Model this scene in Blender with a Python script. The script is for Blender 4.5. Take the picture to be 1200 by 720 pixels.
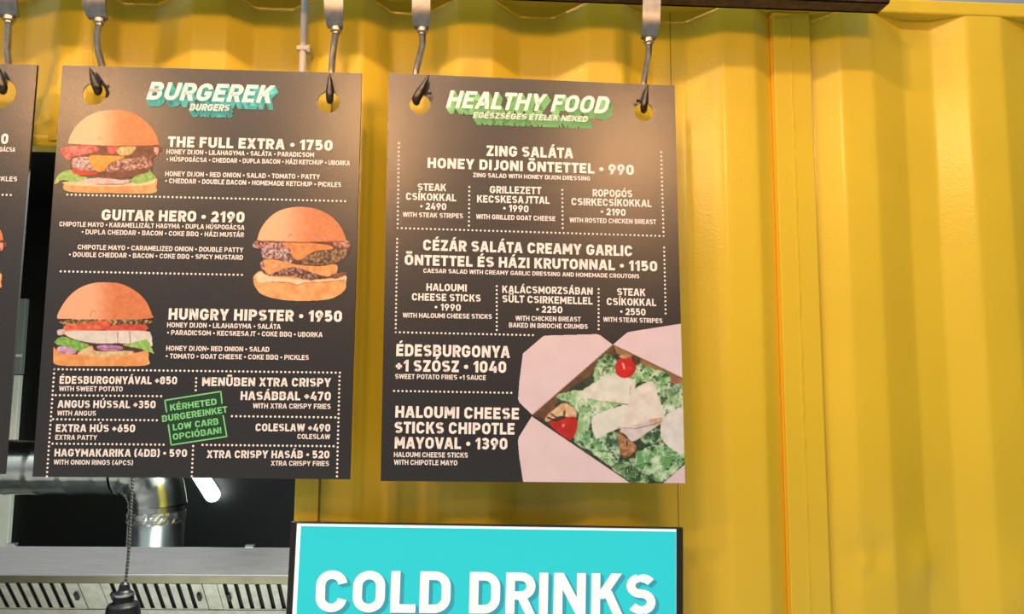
import bpy, bmesh, math, random
import numpy as np
from mathutils import Vector, Matrix
from math import sin, cos, tan, radians as R, pi

for _o in list(bpy.data.objects):
    bpy.data.objects.remove(_o)
SC = bpy.context.scene
COL = SC.collection

# ------------------------------------------------------------------ camera
EYE = Vector((0, 0, 1.75)); FPX = 900.0
PITCH, ROLL = R(6.05), R(0.3)
_f = Vector((0, cos(PITCH), sin(PITCH))); _u = Vector((0, -sin(PITCH), cos(PITCH))); _r = Vector((1, 0, 0))
RI = _r * cos(ROLL) + _u * sin(ROLL); UP = -_r * sin(ROLL) + _u * cos(ROLL); FW = _f
cd = bpy.data.cameras.new('camera'); cam = bpy.data.objects.new('camera', cd); COL.objects.link(cam)
cd.sensor_fit = 'HORIZONTAL'; cd.sensor_width = 36; cd.lens = 36 * FPX / 1200
cd.clip_start = .05; cd.clip_end = 200
cam.matrix_world = Matrix(((RI.x, UP.x, -FW.x, EYE.x), (RI.y, UP.y, -FW.y, EYE.y), (RI.z, UP.z, -FW.z, EYE.z), (0, 0, 0, 1)))
SC.camera = cam

# ------------------------------------------------------------------ light and exposure
SC.view_settings.view_transform = 'Standard'
try: SC.view_settings.look = 'None'
except Exception: pass
SC.view_settings.gamma = 1; SC.view_settings.use_curve_mapping = False
SC.view_settings.exposure = 0.0
w = bpy.data.worlds.new('sky'); SC.world = w; w.use_nodes = True
bg = w.node_tree.nodes['Background']
# overcast sky, bright overhead, duller towards the buildings opposite
_t = w.node_tree; _tc = _t.nodes.new('ShaderNodeTexCoord'); _sp = _t.nodes.new('ShaderNodeSeparateXYZ'); _cr = _t.nodes.new('ShaderNodeValToRGB')
_mr = _t.nodes.new('ShaderNodeMapRange'); _mr.inputs['From Min'].default_value = -1; _mr.inputs['From Max'].default_value = 1
_t.links.new(_tc.outputs['Generated'], _sp.inputs['Vector']); _t.links.new(_sp.outputs['Z'], _mr.inputs['Value']); _t.links.new(_mr.outputs['Result'], _cr.inputs['Fac'])
_e = _cr.color_ramp.elements; _e[0].position = .50; _e[0].color = (.15, .145, .14, 1); _e[1].position = .85; _e[1].color = (.88, .98, .94, 1)
_e2 = _e.new(.70); _e2.color = (.38, .38, .37, 1)
_mx = _t.nodes.new('ShaderNodeMapRange'); _mx.inputs['From Min'].default_value = -.9; _mx.inputs['From Max'].default_value = .9      # the sky is clearer to the left
_mx.inputs['To Min'].default_value = 2.0; _mx.inputs['To Max'].default_value = .25
_vm = _t.nodes.new('ShaderNodeVectorMath'); _vm.operation = 'SCALE'
_t.links.new(_sp.outputs['X'], _mx.inputs['Value']); _t.links.new(_cr.outputs['Color'], _vm.inputs[0]); _t.links.new(_mx.outputs['Result'], _vm.inputs['Scale'])
_t.links.new(_vm.outputs['Vector'], bg.inputs['Color']); bg.inputs['Strength'].default_value = 1.22

def lamp(name, loc, energy, col, rad):
    l = bpy.data.lights.new(name, 'POINT'); l.energy = energy; l.color = col; l.shadow_soft_size = rad
    o = bpy.data.objects.new(name, l); o.location = loc; COL.objects.link(o); return o
WARM = (1.0, 0.58, 0.27); AMBER = (1.0, 0.51, 0.20)
def spot(name, loc, aim, energy, col, rad, size):
    l = bpy.data.lights.new(name, 'SPOT'); l.energy = energy; l.color = col; l.shadow_soft_size = rad; l.spot_size = R(size); l.spot_blend = .7
    o = bpy.data.objects.new(name, l); o.location = loc; COL.objects.link(o)
    o.rotation_euler = (Vector(aim) - Vector(loc)).to_track_quat('-Z', 'Y').to_euler(); return o
for _x, _p in ((-1.10, 52), (-0.21, 70), (0.52, 24)):  # row of bulbs by the wall
    lamp('warm_bulb_light', (_x, 0.20, 3.56), _p, WARM, 0.05)
for _x, _z in ((-1.45, 2.76), (-0.39, 2.76), (0.66, 2.75)):    # row over the counter
    lamp('warm_counter_light', (_x, 0.20, _z), 26, AMBER, 0.07)
for _x, _ax in ((-0.52, -.33), (1.02, .18)):           # shaded row behind it
    spot('warm_counter_light', (_x, -0.80, 2.75), (_ax, 1.53, 2.1), 15, AMBER, 0.12, 44)

# ------------------------------------------------------------------ measuring helpers
def ray(px, py): return (FW + RI * ((px - 600) / FPX) - UP * ((py - 360) / FPX))
def hit(px, py, P0, n):
    d = ray(px, py); return EYE + d * ((P0 - EYE).dot(n) / d.dot(n))
def at(px, py, Y): return hit(px, py, Vector((0, Y, 0)), Vector((0, 1, 0)))
def lin(c):
    return tuple((v / 255 / 12.92) if v <= 10 else ((v / 255 + .055) / 1.055) ** 2.4 for v in c)

# ------------------------------------------------------------------ object helpers
def tag(o, label=None, cat=None, group=None, kind=None):
    if label: o['label'] = label
    if cat: o['category'] = cat
    if group: o['group'] = group
    if kind: o['kind'] = kind
    return o
def empty(name, M, label, cat, group=None):
    o = bpy.data.objects.new(name, None); o.empty_display_size = .05; COL.objects.link(o)
    o.matrix_world = M; return tag(o, label, cat, group)
def make(name, verts, faces, mat, parent=None, smooth=False, M=None):
    me = bpy.data.meshes.new(name); me.from_pydata([tuple(v) for v in verts], [], faces); me.update()
    for m in (mat if isinstance(mat, (list, tuple)) else [mat]): me.materials.append(m)
    if smooth: me.polygons.foreach_set('use_smooth', [True] * len(me.polygons))
    o = bpy.data.objects.new(name, me); COL.objects.link(o)
    if parent: o.parent = parent
    if M is not None: o.matrix_world = M
    return o
def from_bm(name, bm, mat, parent=None, smooth=False):
    me = bpy.data.meshes.new(name); bm.to_mesh(me); bm.free()
    for m in (mat if isinstance(mat, (list, tuple)) else [mat]): me.materials.append(m)
    if smooth: me.polygons.foreach_set('use_smooth', [True] * len(me.polygons))
    o = bpy.data.objects.new(name, me); COL.objects.link(o)
    if parent: o.parent = parent
    return o
def box_bm(bm, lo, hi, M=None, bev=0):
    g = bmesh.ops.create_cube(bm, size=1)
    c = [(a + b) / 2 for a, b in zip(lo, hi)]; s = [b - a for a, b in zip(lo, hi)]
    for v in g['verts']:
        v.co = Vector((v.co.x * s[0] + c[0], v.co.y * s[1] + c[1], v.co.z * s[2] + c[2]))
        if M is not None: v.co = M @ v.co
    if bev:
        es = list({e for v in g['verts'] for e in v.link_edges})
        bmesh.ops.bevel(bm, geom=es, offset=bev, segments=2, affect='EDGES', profile=.5)
def box(name, lo, hi, mat, parent=None, M=None, bev=0):
    bm = bmesh.new(); box_bm(bm, lo, hi, M, bev); return from_bm(name, bm, mat, parent)
def tube_data(pts, rad, n=14, V=None, F=None, cap=True):
    V = [] if V is None else V; F = [] if F is None else F
    pts = [Vector(p) for p in pts]; b = len(V); m = len(pts)
    rad = rad if isinstance(rad, (list, tuple)) else [rad] * m
    prev = None
    for i, p in enumerate(pts):
        t = (pts[min(i + 1, m - 1)] - pts[max(i - 1, 0)]).normalized()
        if prev is None:
            a = Vector((1, 0, 0)) if abs(t.x) < .9 else Vector((0, 0, 1))
            nn = (a - t * a.dot(t)).normalized()
        else: nn = (prev - t * prev.dot(t)).normalized()
        prev = nn; bb = t.cross(nn)
        for k in range(n):
            a = 2 * pi * k / n; V.append(p + (nn * cos(a) + bb * sin(a)) * rad[i])
    for i in range(m - 1):
        for k in range(n):
            F.append((b + i * n + k, b + i * n + (k + 1) % n, b + (i + 1) * n + (k + 1) % n, b + (i + 1) * n + k))
    if cap:
        F.append(tuple(b + k for k in range(n))); F.append(tuple(b + (m - 1) * n + k for k in range(n)))
    return V, F
def spline(P, n=8, closed=False):
    P = [Vector(p) for p in P]; out = []; m = len(P)
    for i in range(m if closed else m - 1):
        g = (lambda k: P[k % m]) if closed else (lambda k: P[min(max(k, 0), m - 1)])
        a, b, c, d = g(i - 1), g(i), g(i + 1), g(i + 2)
        for k in range(n):
            t = k / n
            out.append(.5 * ((2 * b) + (c - a) * t + (2 * a - 5 * b + 4 * c - d) * t * t + (3 * b - a - 3 * c + d) * t ** 3))
    if not closed: out.append(P[-1])
    return out

# ------------------------------------------------------------------ materials
def mat(name, col, rough=.5, metal=0, noise=0, nscale=40, bump=0, bscale=300, spec=.5, emit=None, estr=1, nstretch=None, rvar=0):
    m = bpy.data.materials.new(name); m.use_nodes = True; nt = m.node_tree; b = nt.nodes['Principled BSDF']
    b.inputs['Base Color'].default_value = (*col, 1); b.inputs['Roughness'].default_value = rough
    b.inputs['Metallic'].default_value = metal; b.inputs['Specular IOR Level'].default_value = spec
    tc = nt.nodes.new('ShaderNodeTexCoord'); vec = tc.outputs['Object']
    if nstretch:
        mp = nt.nodes.new('ShaderNodeMapping'); mp.inputs['Scale'].default_value = nstretch
        nt.links.new(vec, mp.inputs['Vector']); vec = mp.outputs['Vector']
    if noise:
        n = nt.nodes.new('ShaderNodeTexNoise'); n.inputs['Scale'].default_value = nscale; n.inputs['Detail'].default_value = 6
        r = nt.nodes.new('ShaderNodeValToRGB')
        r.color_ramp.elements[0].position = .3; r.color_ramp.elements[1].position = .7
        r.color_ramp.elements[0].color = (*[c * (1 - noise) for c in col], 1)
        r.color_ramp.elements[1].color = (*[min(1, c * (1 + noise)) for c in col], 1)
        nt.links.new(vec, n.inputs['Vector']); nt.links.new(n.outputs['Fac'], r.inputs['Fac']); nt.links.new(r.outputs['Color'], b.inputs['Base Color'])
        if rvar:
            mr = nt.nodes.new('ShaderNodeMapRange'); mr.inputs['To Min'].default_value = rough - rvar; mr.inputs['To Max'].default_value = rough + rvar
            nt.links.new(n.outputs['Fac'], mr.inputs['Value']); nt.links.new(mr.outputs['Result'], b.inputs['Roughness'])
    if bump:
        n2 = nt.nodes.new('ShaderNodeTexNoise'); n2.inputs['Scale'].default_value = bscale; n2.inputs['Detail'].default_value = 4
        bp = nt.nodes.new('ShaderNodeBump'); bp.inputs['Strength'].default_value = bump; bp.inputs['Distance'].default_value = .002
        nt.links.new(vec, n2.inputs['Vector']); nt.links.new(n2.outputs['Fac'], bp.inputs['Height']); nt.links.new(bp.outputs['Normal'], b.inputs['Normal'])
    if emit:
        b.inputs['Emission Color'].default_value = (*emit, 1); b.inputs['Emission Strength'].default_value = estr
    return m
YELLOW = mat('yellow_paint', (.63, .475, .032), .25, spec=.5, noise=.05, nscale=3, bump=.22, bscale=180)
SEAM = mat('seam_dark_sealant', (.20, .12, .012), .5)
SEALO = mat('orange_sealant', (.70, .36, .010), .4)
SLATE = mat('slate_print', (.008, .0075, .010), .31, noise=.8, nscale=330, bump=.16, bscale=420, spec=.6)
_b = SLATE.node_tree.nodes['Principled BSDF']; _b.inputs['Coat Weight'].default_value = 1; SLATE.node_tree.links.new(_b.inputs['Normal'].links[0].from_socket, _b.inputs['Coat Normal']); _b.inputs['Coat Roughness'].default_value = .27; _b.inputs['Coat IOR'].default_value = 1.5   # satin laminate
CORE = mat('cream_foam_core', (.72, .62, .42), .6)
EDGE = mat('dark_board_edge', (.012, .010, .010), .6)
WHITE = mat('white_print', (.80, .80, .88), .42)
TURQ = mat('turquoise_print', lin((92, 218, 232)), .42)
GREENP = mat('green_print', lin((146, 226, 160)), .42)
STAMPD = mat('dark_green_print', lin((18, 62, 40)), .42, noise=.5, nscale=400)
STAMPL = mat('light_green_print', lin((120, 208, 146)), .42)
STEEL = mat('worn_steel', (.46, .43, .40), .34, 1, noise=.25, nscale=60, bump=.1, bscale=200, rvar=.08)
STRAP = mat('galvanised_strap_steel', (.25, .26, .27), .42, 1, noise=.18, nscale=70, bump=.1, bscale=120, rvar=.1)
HOOKT = mat('blackened_steel', (.075, .065, .055), .40, 1, noise=.4, nscale=90, rvar=.08)
RUST = mat('rusty_beam_steel', (.060, .032, .018), .8, 0, noise=.6, nscale=60, bump=.4, bscale=250)
BLACKW = mat('black_wall_paint', (.0016, .0026, .0025), .5, noise=.2, nscale=5, spec=.25)
BLACKP = mat('black_plastic', (.006, .006, .007), .45)
INOX = mat('brushed_stainless', (.62, .63, .68), .34, 1, noise=.10, nscale=8, nstretch=(1, 1, 30), rvar=.05)
FILTER = mat('filter_stainless', (.60, .61, .55), .42, 1, noise=.15, nscale=30)
DUCTM = mat('galvanised_duct', (.58, .62, .60), .22, 1, noise=.15, nscale=14, rvar=.05)
FOIL = mat('crumpled_foil_tape', (.72, .73, .70), .25, 1, bump=1.0, bscale=60)
CONCR = mat('grey_paving', (.45, .44, .42), .85, noise=.2, nscale=6)
PIPEM = mat('grey_plastic_pipe', (.50, .50, .50), .45)
PANELW = mat('white_panel', (.62, .66, .58), .55)
PANELG = mat('grey_panel', (.17, .21, .19), .5)
TUBE = mat('lit_tube', (1, 1, 1), .4, emit=(.93, 1.0, .95), estr=14)
SCREEN = mat('lit_cyan_panel', (.02, .30, .33), .35, emit=(.006, .56, .64), estr=.72)
SBORDER = mat('lit_white_border', (.7, .8, .8), .35, emit=(.80, .95, .95), estr=.62)
SLETTER = mat('lit_white_letter', (.7, .75, .8), .35, emit=(.82, .87, .95), estr=.46)
SSHADE = mat('lit_teal_letter_edge', (.04, .22, .26), .35, emit=(.03, .27, .33), estr=.85)
CORD = mat('twisted_cord_weave', (.10, .10, .10), .7, noise=.8, nscale=600)
PRINT = mat('colour_print', (1, 1, 1), .42)
_nt = PRINT.node_tree; _a = _nt.nodes.new('ShaderNodeAttribute'); _a.attribute_name = 'print'
_nt.links.new(_a.outputs['Color'], _nt.nodes['Principled BSDF'].inputs['Base Color'])

# ------------------------------------------------------------------ the container wall
YAW = R(3.5)
WU = Vector((cos(YAW), sin(YAW), 0)); WN = Vector((-sin(YAW), cos(YAW), 0))   # along the wall / away from the street
WALL_Y = 1.625; DEPTH = .034
W0 = Vector((0, WALL_Y, 0))
WM = Matrix(((WU.x, WN.x, 0, W0.x), (WU.y, WN.y, 0, W0.y), (0, 0, 1, 0), (0, 0, 0, 1)))   # local: x along, y into, z up
def wp(px, py, off=0.0):
    p = hit(px, py, W0 + WN * off, WN) - W0
    return p.dot(WU), p.z
# corrugation bends (measured across the wall at one height): position, 0 ridge / 1 valley
bends = []
seq = [(-140, 1), (-100, 0), (-60, 0), (-25, 1), (15, 1), (55, 0), (95, 0), (130, 1), (170, 1), (215, 0), (255, 0), (290, 1),
       (335, 1), (378, 0), (420, 0), (455, 1), (495, 1), (535, 0), (575, 0), (608, 1), (648, 1), (690, 0), (732, 0), (765, 1),
       (806, 1), (850, 0), (890, 0), (908, .75), (956, .75), (992, 0), (1030, 0), (1066, 1), (1100, 1), (1145, 0), (1186, 0),
       (1222, 1), (1256, 1), (1302, 0), (1342, 0), (1378, 1), (1412, 1), (1458, 0), (1500, 0), (1536, 1), (1570, 1), (1616, 0), (1660, 0)]
for px, d in seq: bends.append((wp(px, 240, d * DEPTH)[0], d * DEPTH))
POST_L, POST_R = wp(908, 240, .02)[0], wp(956, 240, .02)[0]
prof = [(bends[0][0], bends[0][1])]
for (a, b, c) in zip(bends, bends[1:], bends[2:]):
    A, B, C = Vector(a), Vector(b), Vector(c); r = .007
    p0 = B + (A - B).normalized() * r; p2 = B + (C - B).normalized() * r
    for t in (0, .25, .5, .75, 1):
        q = p0 * (1 - t) ** 2 + B * 2 * t * (1 - t) + p2 * t * t
        prof.append((q.x, q.y))
prof.append(bends[-1])
RAIL_Z = wp(1100, 17, 0)[1]           # underside of the top rail
OPEN_Z = wp(52, 164, 0)[1]            # head of the serving hatch
JAMB_U = wp(348, 590, 0)[0]
dents = [(1006, 655, .03, .05, .006), (1028, 648, .022, .03, .006), (1012, 660, .012, .018, -.007), (1088, 662, .03, .05, -.008), (965, 575, .03, .05, .004), (1195, 690, .04, .06, -.006)]
dloc = [(*wp(a, b, .01), c, d, e) for a, b, c, d, e in dents]
def wall_sheet(u0, u1, z0, z1):
    pts = [p for p in prof if u0 < p[0] < u1]
    us = [p[0] for p in prof]; ys = [p[1] for p in prof]
    yy = lambda u: float(np.interp(u, us, ys))
    pts = [(u0, yy(u0))] + pts + [(u1, yy(u1))]
    fine = [pts[0]]
    for p, q in zip(pts, pts[1:]):
        n = max(1, int((q[0] - p[0]) / .012))
        for k in range(1, n + 1): fine.append((p[0] + (q[0] - p[0]) * k / n, p[1] + (q[1] - p[1]) * k / n))
    nz = max(2, int((z1 - z0) / .012)); V = []; F = []
    for j in range(nz + 1):
        z = z0 + (z1 - z0) * j / nz
        for u, y in fine:
            d = sum(e * math.exp(-((u - a) / c) ** 2 - ((z - b) / dd) ** 2) for a, b, c, dd, e in dloc if abs(z - b) < .2) if u > .5 else 0
            V.append((u, y + d, z))
    m = len(fine)
    for j in range(nz):
        for i in range(m - 1): F.append((j * m + i, j * m + i + 1, (j + 1) * m + i + 1, (j + 1) * m + i))
    return V, F
UL, UR = bends[0][0], bends[-1][0]
V1, F1 = wall_sheet(JAMB_U, UR, 0.0, RAIL_Z)
V2, F2 = wall_sheet(UL, JAMB_U, OPEN_Z, RAIL_Z)
nb = len(V1); V1 += V2; F1 += [tuple(i + nb for i in f) for f in F2]
wo = make('wall_front', V1, F1, YELLOW, smooth=True, M=WM); tag(wo, kind='structure')
# top rail, hatch head, jamb post, and the flat post between the sheets
o = box('trim_1', (UL, -.002, RAIL_Z), (UR, .075, RAIL_Z + .034), YELLOW, bev=.004); o.matrix_world = WM; tag(o, kind='structure')
o = box('trim_2', (UL, .004, OPEN_Z - .012), (JAMB_U + .01, .050, OPEN_Z + .012), YELLOW, bev=.003); o.matrix_world = WM; tag(o, kind='structure')
ju1 = wp(373, 590, -.006)[0]
o = box('trim_3', (JAMB_U - .004, -.006, 0), (ju1, .06, OPEN_Z + .01), YELLOW, bev=.002); o.matrix_world = WM; tag(o, kind='structure')
o = box('trim_4', (ju1 + .0001, -.0045, 0), (ju1 + .0022, .02, RAIL_Z), SEAM); o.matrix_world = WM; tag(o, kind='structure')
bm = bmesh.new()
box_bm(bm, (POST_L + .004, .010, 0), (POST_R - .003, .05, RAIL_Z), bev=.0025)
# weld bead down the middle of the post
random.seed(4)
wx = POST_L + (POST_R - POST_L) * .47; zz = .8; pts = []
while zz < RAIL_Z:
    pts.append((wx + random.uniform(-.0012, .0012), .0102, zz)); zz += .02
Vt, Ft = tube_data(pts, [random.uniform(.0012, .0032) for _ in pts], 6)
vs = [bm.verts.new(v) for v in Vt]
for f in Ft: bm.faces.new([vs[i] for i in f])
o = from_bm('trim_5', bm, YELLOW); o.matrix_world = WM; tag(o, kind='structure')
bm = bmesh.new()
box_bm(bm, (POST_L - .0005, .016, 0), (POST_L + .0042, .03, RAIL_Z)); box_bm(bm, (POST_R - .0032, .018, 0), (POST_R - .0005, .03, RAIL_Z))
o = from_bm('trim_6', bm, SEALO); o.matrix_world = WM; tag(o, kind='structure')
su = wp(797, 600, .034)[0]; su2 = wp(785, 20, .034)[0]
o = box('trim_7', (su2 - .0008, .0335, 0), (su2 + .0008, .0365, RAIL_Z), SEAM); o.matrix_world = WM; tag(o, kind='structure')

# container shell behind the wall, and the ground
def slab(name, lo, hi, m): o = box(name, lo, hi, m); tag(o, kind='structure'); return o
BACK = 3.70
slab('wall_back', (-2.9, BACK, 0), (2.2, BACK + .06, 2.62), BLACKW)
slab('wall_left', (-2.9, 1.62, 0), (-2.84, BACK, 2.62), BLACKW)
slab('wall_right', (.62, 1.84, 0), (.68, BACK, 2.62), BLACKW)
slab('ceiling', (-2.9, 1.86, 2.62), (2.2, BACK + .06, 2.68), BLACKW)
slab('floor', (-6, -6, -.06), (6, 6, 0), CONCR)

# ------------------------------------------------------------------ rusty beam above the boards
BF = -.125                                      # front face, measured from the wall ridges
bu1, bz0 = wp(1043, 3, BF)
bd = .048; bh = .095
br = empty('steel_beam', WM @ Matrix.Translation((0, BF + bd / 2, bz0)), 'dark rusty steel beam running along the top of the yellow wall above the menu boards', 'beam')
bm = bmesh.new()
ul = UL + .1
box_bm(bm, (ul, -bd / 2, 0), (bu1, -bd / 2 + .006, bh)); box_bm(bm, (ul, -bd / 2, 0), (bu1, bd / 2, .006))
box_bm(bm, (ul, -bd / 2, bh - .006), (bu1, bd / 2, bh)); box_bm(bm, (ul, bd / 2 - .006, 0), (bu1, bd / 2, bh))
from_bm('box_section', bm, RUST, br)
for uu in (-1.3, -.62, .04, .62):
    box('bracket', (uu - .02, bd / 2, bh - .03), (uu + .02, -BF - bd / 2 + .004, bh - .022), RUST, br)

# ------------------------------------------------------------------ lettering: a bold engineering sans drawn stroke by stroke
def arc(cx, cy, rx, ry, a0, a1, n=9):
    return [(cx + rx * cos(R(a0 + (a1 - a0) * k / (n - 1))), cy + ry * sin(R(a0 + (a1 - a0) * k / (n - 1)))) for k in range(n)]
def glyph(ch, w):
    """outer width, list of primitives; cap height 1. s = stroke along a path, d = diagonal cut level, r = rectangle, c = dot"""
    h = w / 2; t = 1 - h; b = h
    acc = None
    base = {'Á': 'A', 'É': 'E', 'Í': 'I', 'Ó': 'O', 'Ú': 'U', 'Ö': 'O', 'Ü': 'U'}.get(ch)
    if base:
        W, p = glyph(base, w); m = W / 2
        if ch in 'ÖÜ': p = p + [('r', m - .25, 1.09, m - .25 + w * 1.05, 1.09 + w), ('r', m + .25 - w * 1.05, 1.09, m + .25, 1.09 + w)]
        else: p = p + [('p', [(m - .10, 1.08), (m + .08, 1.08), (m + .24, 1.29), (m + .02, 1.29)])]
        return W, p
    def U2(W, rr=None):
        rr = rr or (W - w) / 2; return h, W - h, rr
    if ch in 'OQ0D':
        W = {'O': .72, 'Q': .72, '0': .66, 'D': .70}[ch]; l, r, rr = h, W - h, (W - w) / 2
        if ch == 'D':
            q = min(rr * 1.05, .34)
            return W, [('s', [(l, b), (r - q, b)] + arc(r - q, b + q, q, q, -90, 0) + arc(r - q, t - q, q, q, 0, 90) + [(l, t)], True)]
        p = [('s', arc(l + rr, t - rr, rr, rr, 0, 180, 15) + arc(l + rr, b + rr, rr, rr, 180, 360, 15), True)]
        if ch == 'Q': p.append(('s', [(W * .55, .26), (W * .98, -.04)], False))
        return W, p
    if ch in 'CG':
        W = .70 if ch == 'C' else .73; l, r, rr = h, W - h, (W - w) / 2
        pts = arc(l + rr, t - rr, rr, rr, 8, 180, 14) + arc(l + rr, b + rr, rr, rr, 180, 352 if ch == 'C' else 360, 14)
        if ch == 'G': pts += [(r, .44), (W * .52, .44)]
        return W, [('s', pts, False)]
    if ch in 'SB8356 9'.replace(' ', ''):
        W = {'S': .68, 'B': .70, '8': .66, '3': .63, '5': .64, '6': .66, '9': .66}[ch]; l, r = h, W - h; mid = .515
        ru = (t - mid) / 2; rl = (mid - b) / 2
        if ch == 'S':
            e = .09
            pts = arc(r - ru - e + .02, t - ru, ru + e, ru, 28, 90, 6) + arc(l + ru + .03, t - ru, ru + .03, ru, 90, 270, 12) + arc(r - rl - .03, b + rl, rl + .03, rl, 90, -90, 12) + arc(l + rl + e, b + rl, rl + e, rl, -90, -150, 6)
            return W, [('s', pts, False)]
        if ch == 'B':
            q = min(rl, .2); q2 = ru
            return W, [('s', [(l, b), (r - rl, b)] + arc(r - rl, b + rl, rl, rl, -90, 90) + [(l, mid)], True),
                       ('s', [(l, mid), (r - ru - .02, mid)] + arc(r - ru - .02, t - ru, ru, ru, -90, 90) + [(l, t)], True)]
        if ch == '8':
            return W, [('s', arc(W / 2, t - ru, (r - l) / 2 - .015, ru, 0, 340, 18), True), ('s', arc(W / 2, b + rl, (r - l) / 2, rl, 0, 340, 18), True)]
        if ch == '3':
            m = W * .47
            return W, [('s', arc(m, t - ru, r - m - .01, ru, 155, -90, 14) + arc(m, b + rl, r - m, rl, 90, -155, 14), False)]
        if ch == '5':
            rr = .27
            return W, [('s', [(r, t), (l + .03, t), (l + .03, .53), (W * .5, .57)] + arc(W * .47, b + .245, r - W * .47, .245, 80, -150, 14), False)]
        if ch == '6':
            rr = (W - w) / 2; q = .25
            return W, [('s', arc(W / 2, b + q, rr, q, 0, 340, 18), True), ('d', l + .03, .38, W * .62, 1)]
        if ch == '9':
            rr = (W - w) / 2; q = .25
            return W, [('s', arc(W / 2, t - q, rr, q, 0, 340, 18), True), ('d', W * .38, 0, r - .03, .62)]
    if ch in 'EF':
        W = .60 if ch == 'E' else .58
        p = [('r', 0, 0, w, 1), ('r', w, 1 - w, W, 1), ('r', w, .515 - h, W - .06, .515 + h)]
        if ch == 'E': p.append(('r', w, 0, W, w))
        return W, p
    if ch == 'L': return .57, [('r', 0, 0, w, 1), ('r', w, 0, .57, w)]
    if ch == 'T': return .64, [('r', .32 - h, 0, .32 + h, 1 - w), ('r', 0, 1 - w, .64, 1)]
    if ch == 'I': return w, [('r', 0, 0, w, 1)]
    if ch == 'H': return .72, [('r', 0, 0, w, 1), ('r', .72 - w, 0, .72, 1), ('r', w, .5 - h, .72 - w, .5 + h)]
    if ch == 'U':
        W = .71; l, r, rr = h, W - h, (W - w) / 2
        return W, [('s', [(l, 1)] + arc(W / 2, b + rr, rr, rr, 180, 360, 15) + [(r, 1)], False)]
    if ch == 'J':
        W = .52; rr = .2
        return W, [('s', [(W - h, 1)] + arc(W - h - rr, b + rr, rr, rr, 0, -110, 10), False)]
    if ch in 'PR':
        W = .68; q = (t - .44) / 2; r = W - h
        p = [('s', [(h, .44), (r - q, .44)] + arc(r - q, t - q, q, q, -90, 90, 11) + [(h, t)], False), ('r', 0, 0, w, 1)]
        if ch == 'R': p.append(('d', W - h * 1.15, 0, W * .52, .44))
        return W, p
    k = h * 1.1
    if ch == 'A': return .80, [('d', k, 0, .40 - .035, 1), ('d', .80 - k, 0, .40 + .035, 1), ('r', .20, .2, .60, .2 + w * .9)]
    if ch == 'V': return .78, [('d', .39 - .03, 0, k, 1), ('d', .39 + .03, 0, .78 - k, 1)]
    if ch == 'W': return 1.06, [('d', .28, 0, k, 1), ('d', .30, 0, .53, 1), ('d', .76, 0, .53, 1), ('d', .78, 0, 1.06 - k, 1)]
    if ch == 'Y': return .76, [('d', .38 - .01, .40, k, 1), ('d', .38 + .01, .40, .76 - k, 1), ('r', .38 - h, 0, .38 + h, .45)]
    if ch == 'X': return .76, [('d', k, 0, .76 - k - .02, 1), ('d', .76 - k, 0, k + .02, 1)]
    if ch == 'K': return .73, [('r', 0, 0, w, 1), ('d', w * .9, .38, .70 - k, 1), ('d', .73 - k, 0, .36, .58)]
    if ch == 'N': return .74, [('r', 0, 0, w, 1), ('r', .74 - w, 0, .74, 1), ('d', .74 - h * 1.1, 0, h * 1.1, 1)]
    if ch == 'M': return .86, [('r', 0, 0, w, 1), ('r', .86 - w, 0, .86, 1), ('d', .43, .24, h * 1.1, 1), ('d', .43, .24, .86 - h * 1.1, 1)]
    if ch == 'Z': return .62, [('r', 0, 0, .62, w), ('r', 0, 1 - w, .62, 1), ('d', k, w * .6, .62 - k, 1 - w * .6)]
    if ch == '1': return .42, [('r', .42 - w, 0, .42, 1), ('p', [(0, .76), (.42 - w * .9, 1), (.42 - h, .98), (.42 - w, .80), (.06, .60)])]
    if ch == '2':
        W = .62; ru = .26
        return W, [('r', 0, 0, W, w), ('s', arc(W / 2, t - ru, (W - w) / 2, ru, 165, -32, 14) + [(h + .03, w * .7)], False)]
    if ch == '4': return .68, [('d', .10, .22, .40, 1), ('r', 0.01, .16, .68, .16 + w), ('r', .42, 0, .42 + w, .56)]
    if ch == '7': return .60, [('r', 0, 1 - w, .60, 1), ('d', .22, 0, .60 - k, 1 - w * .5)]
    if ch == '•': return .37, [('c', .185, .47, .185)]
    if ch == '.': return w, [('r', 0, 0, w, w)]
    if ch == '!': return w, [('r', 0, 0, w, w), ('r', 0, w * 1.45, w, 1)]
    if ch == '+': return .52, [('r', .26 - h, .18, .26 + h, .70), ('r', 0, .44 - h, .52, .44 + h)]
    if ch == '(': return .30, [('s', [(.30 - h * .4, 1.04), (h, .78), (h, .22), (.30 - h * .4, -.04)], False)]
    if ch == ')': return .30, [('s', [(h * .4, 1.04), (.30 - h, .78), (.30 - h, .22), (h * .4, -.04)], False)]
    return .3, []
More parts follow.
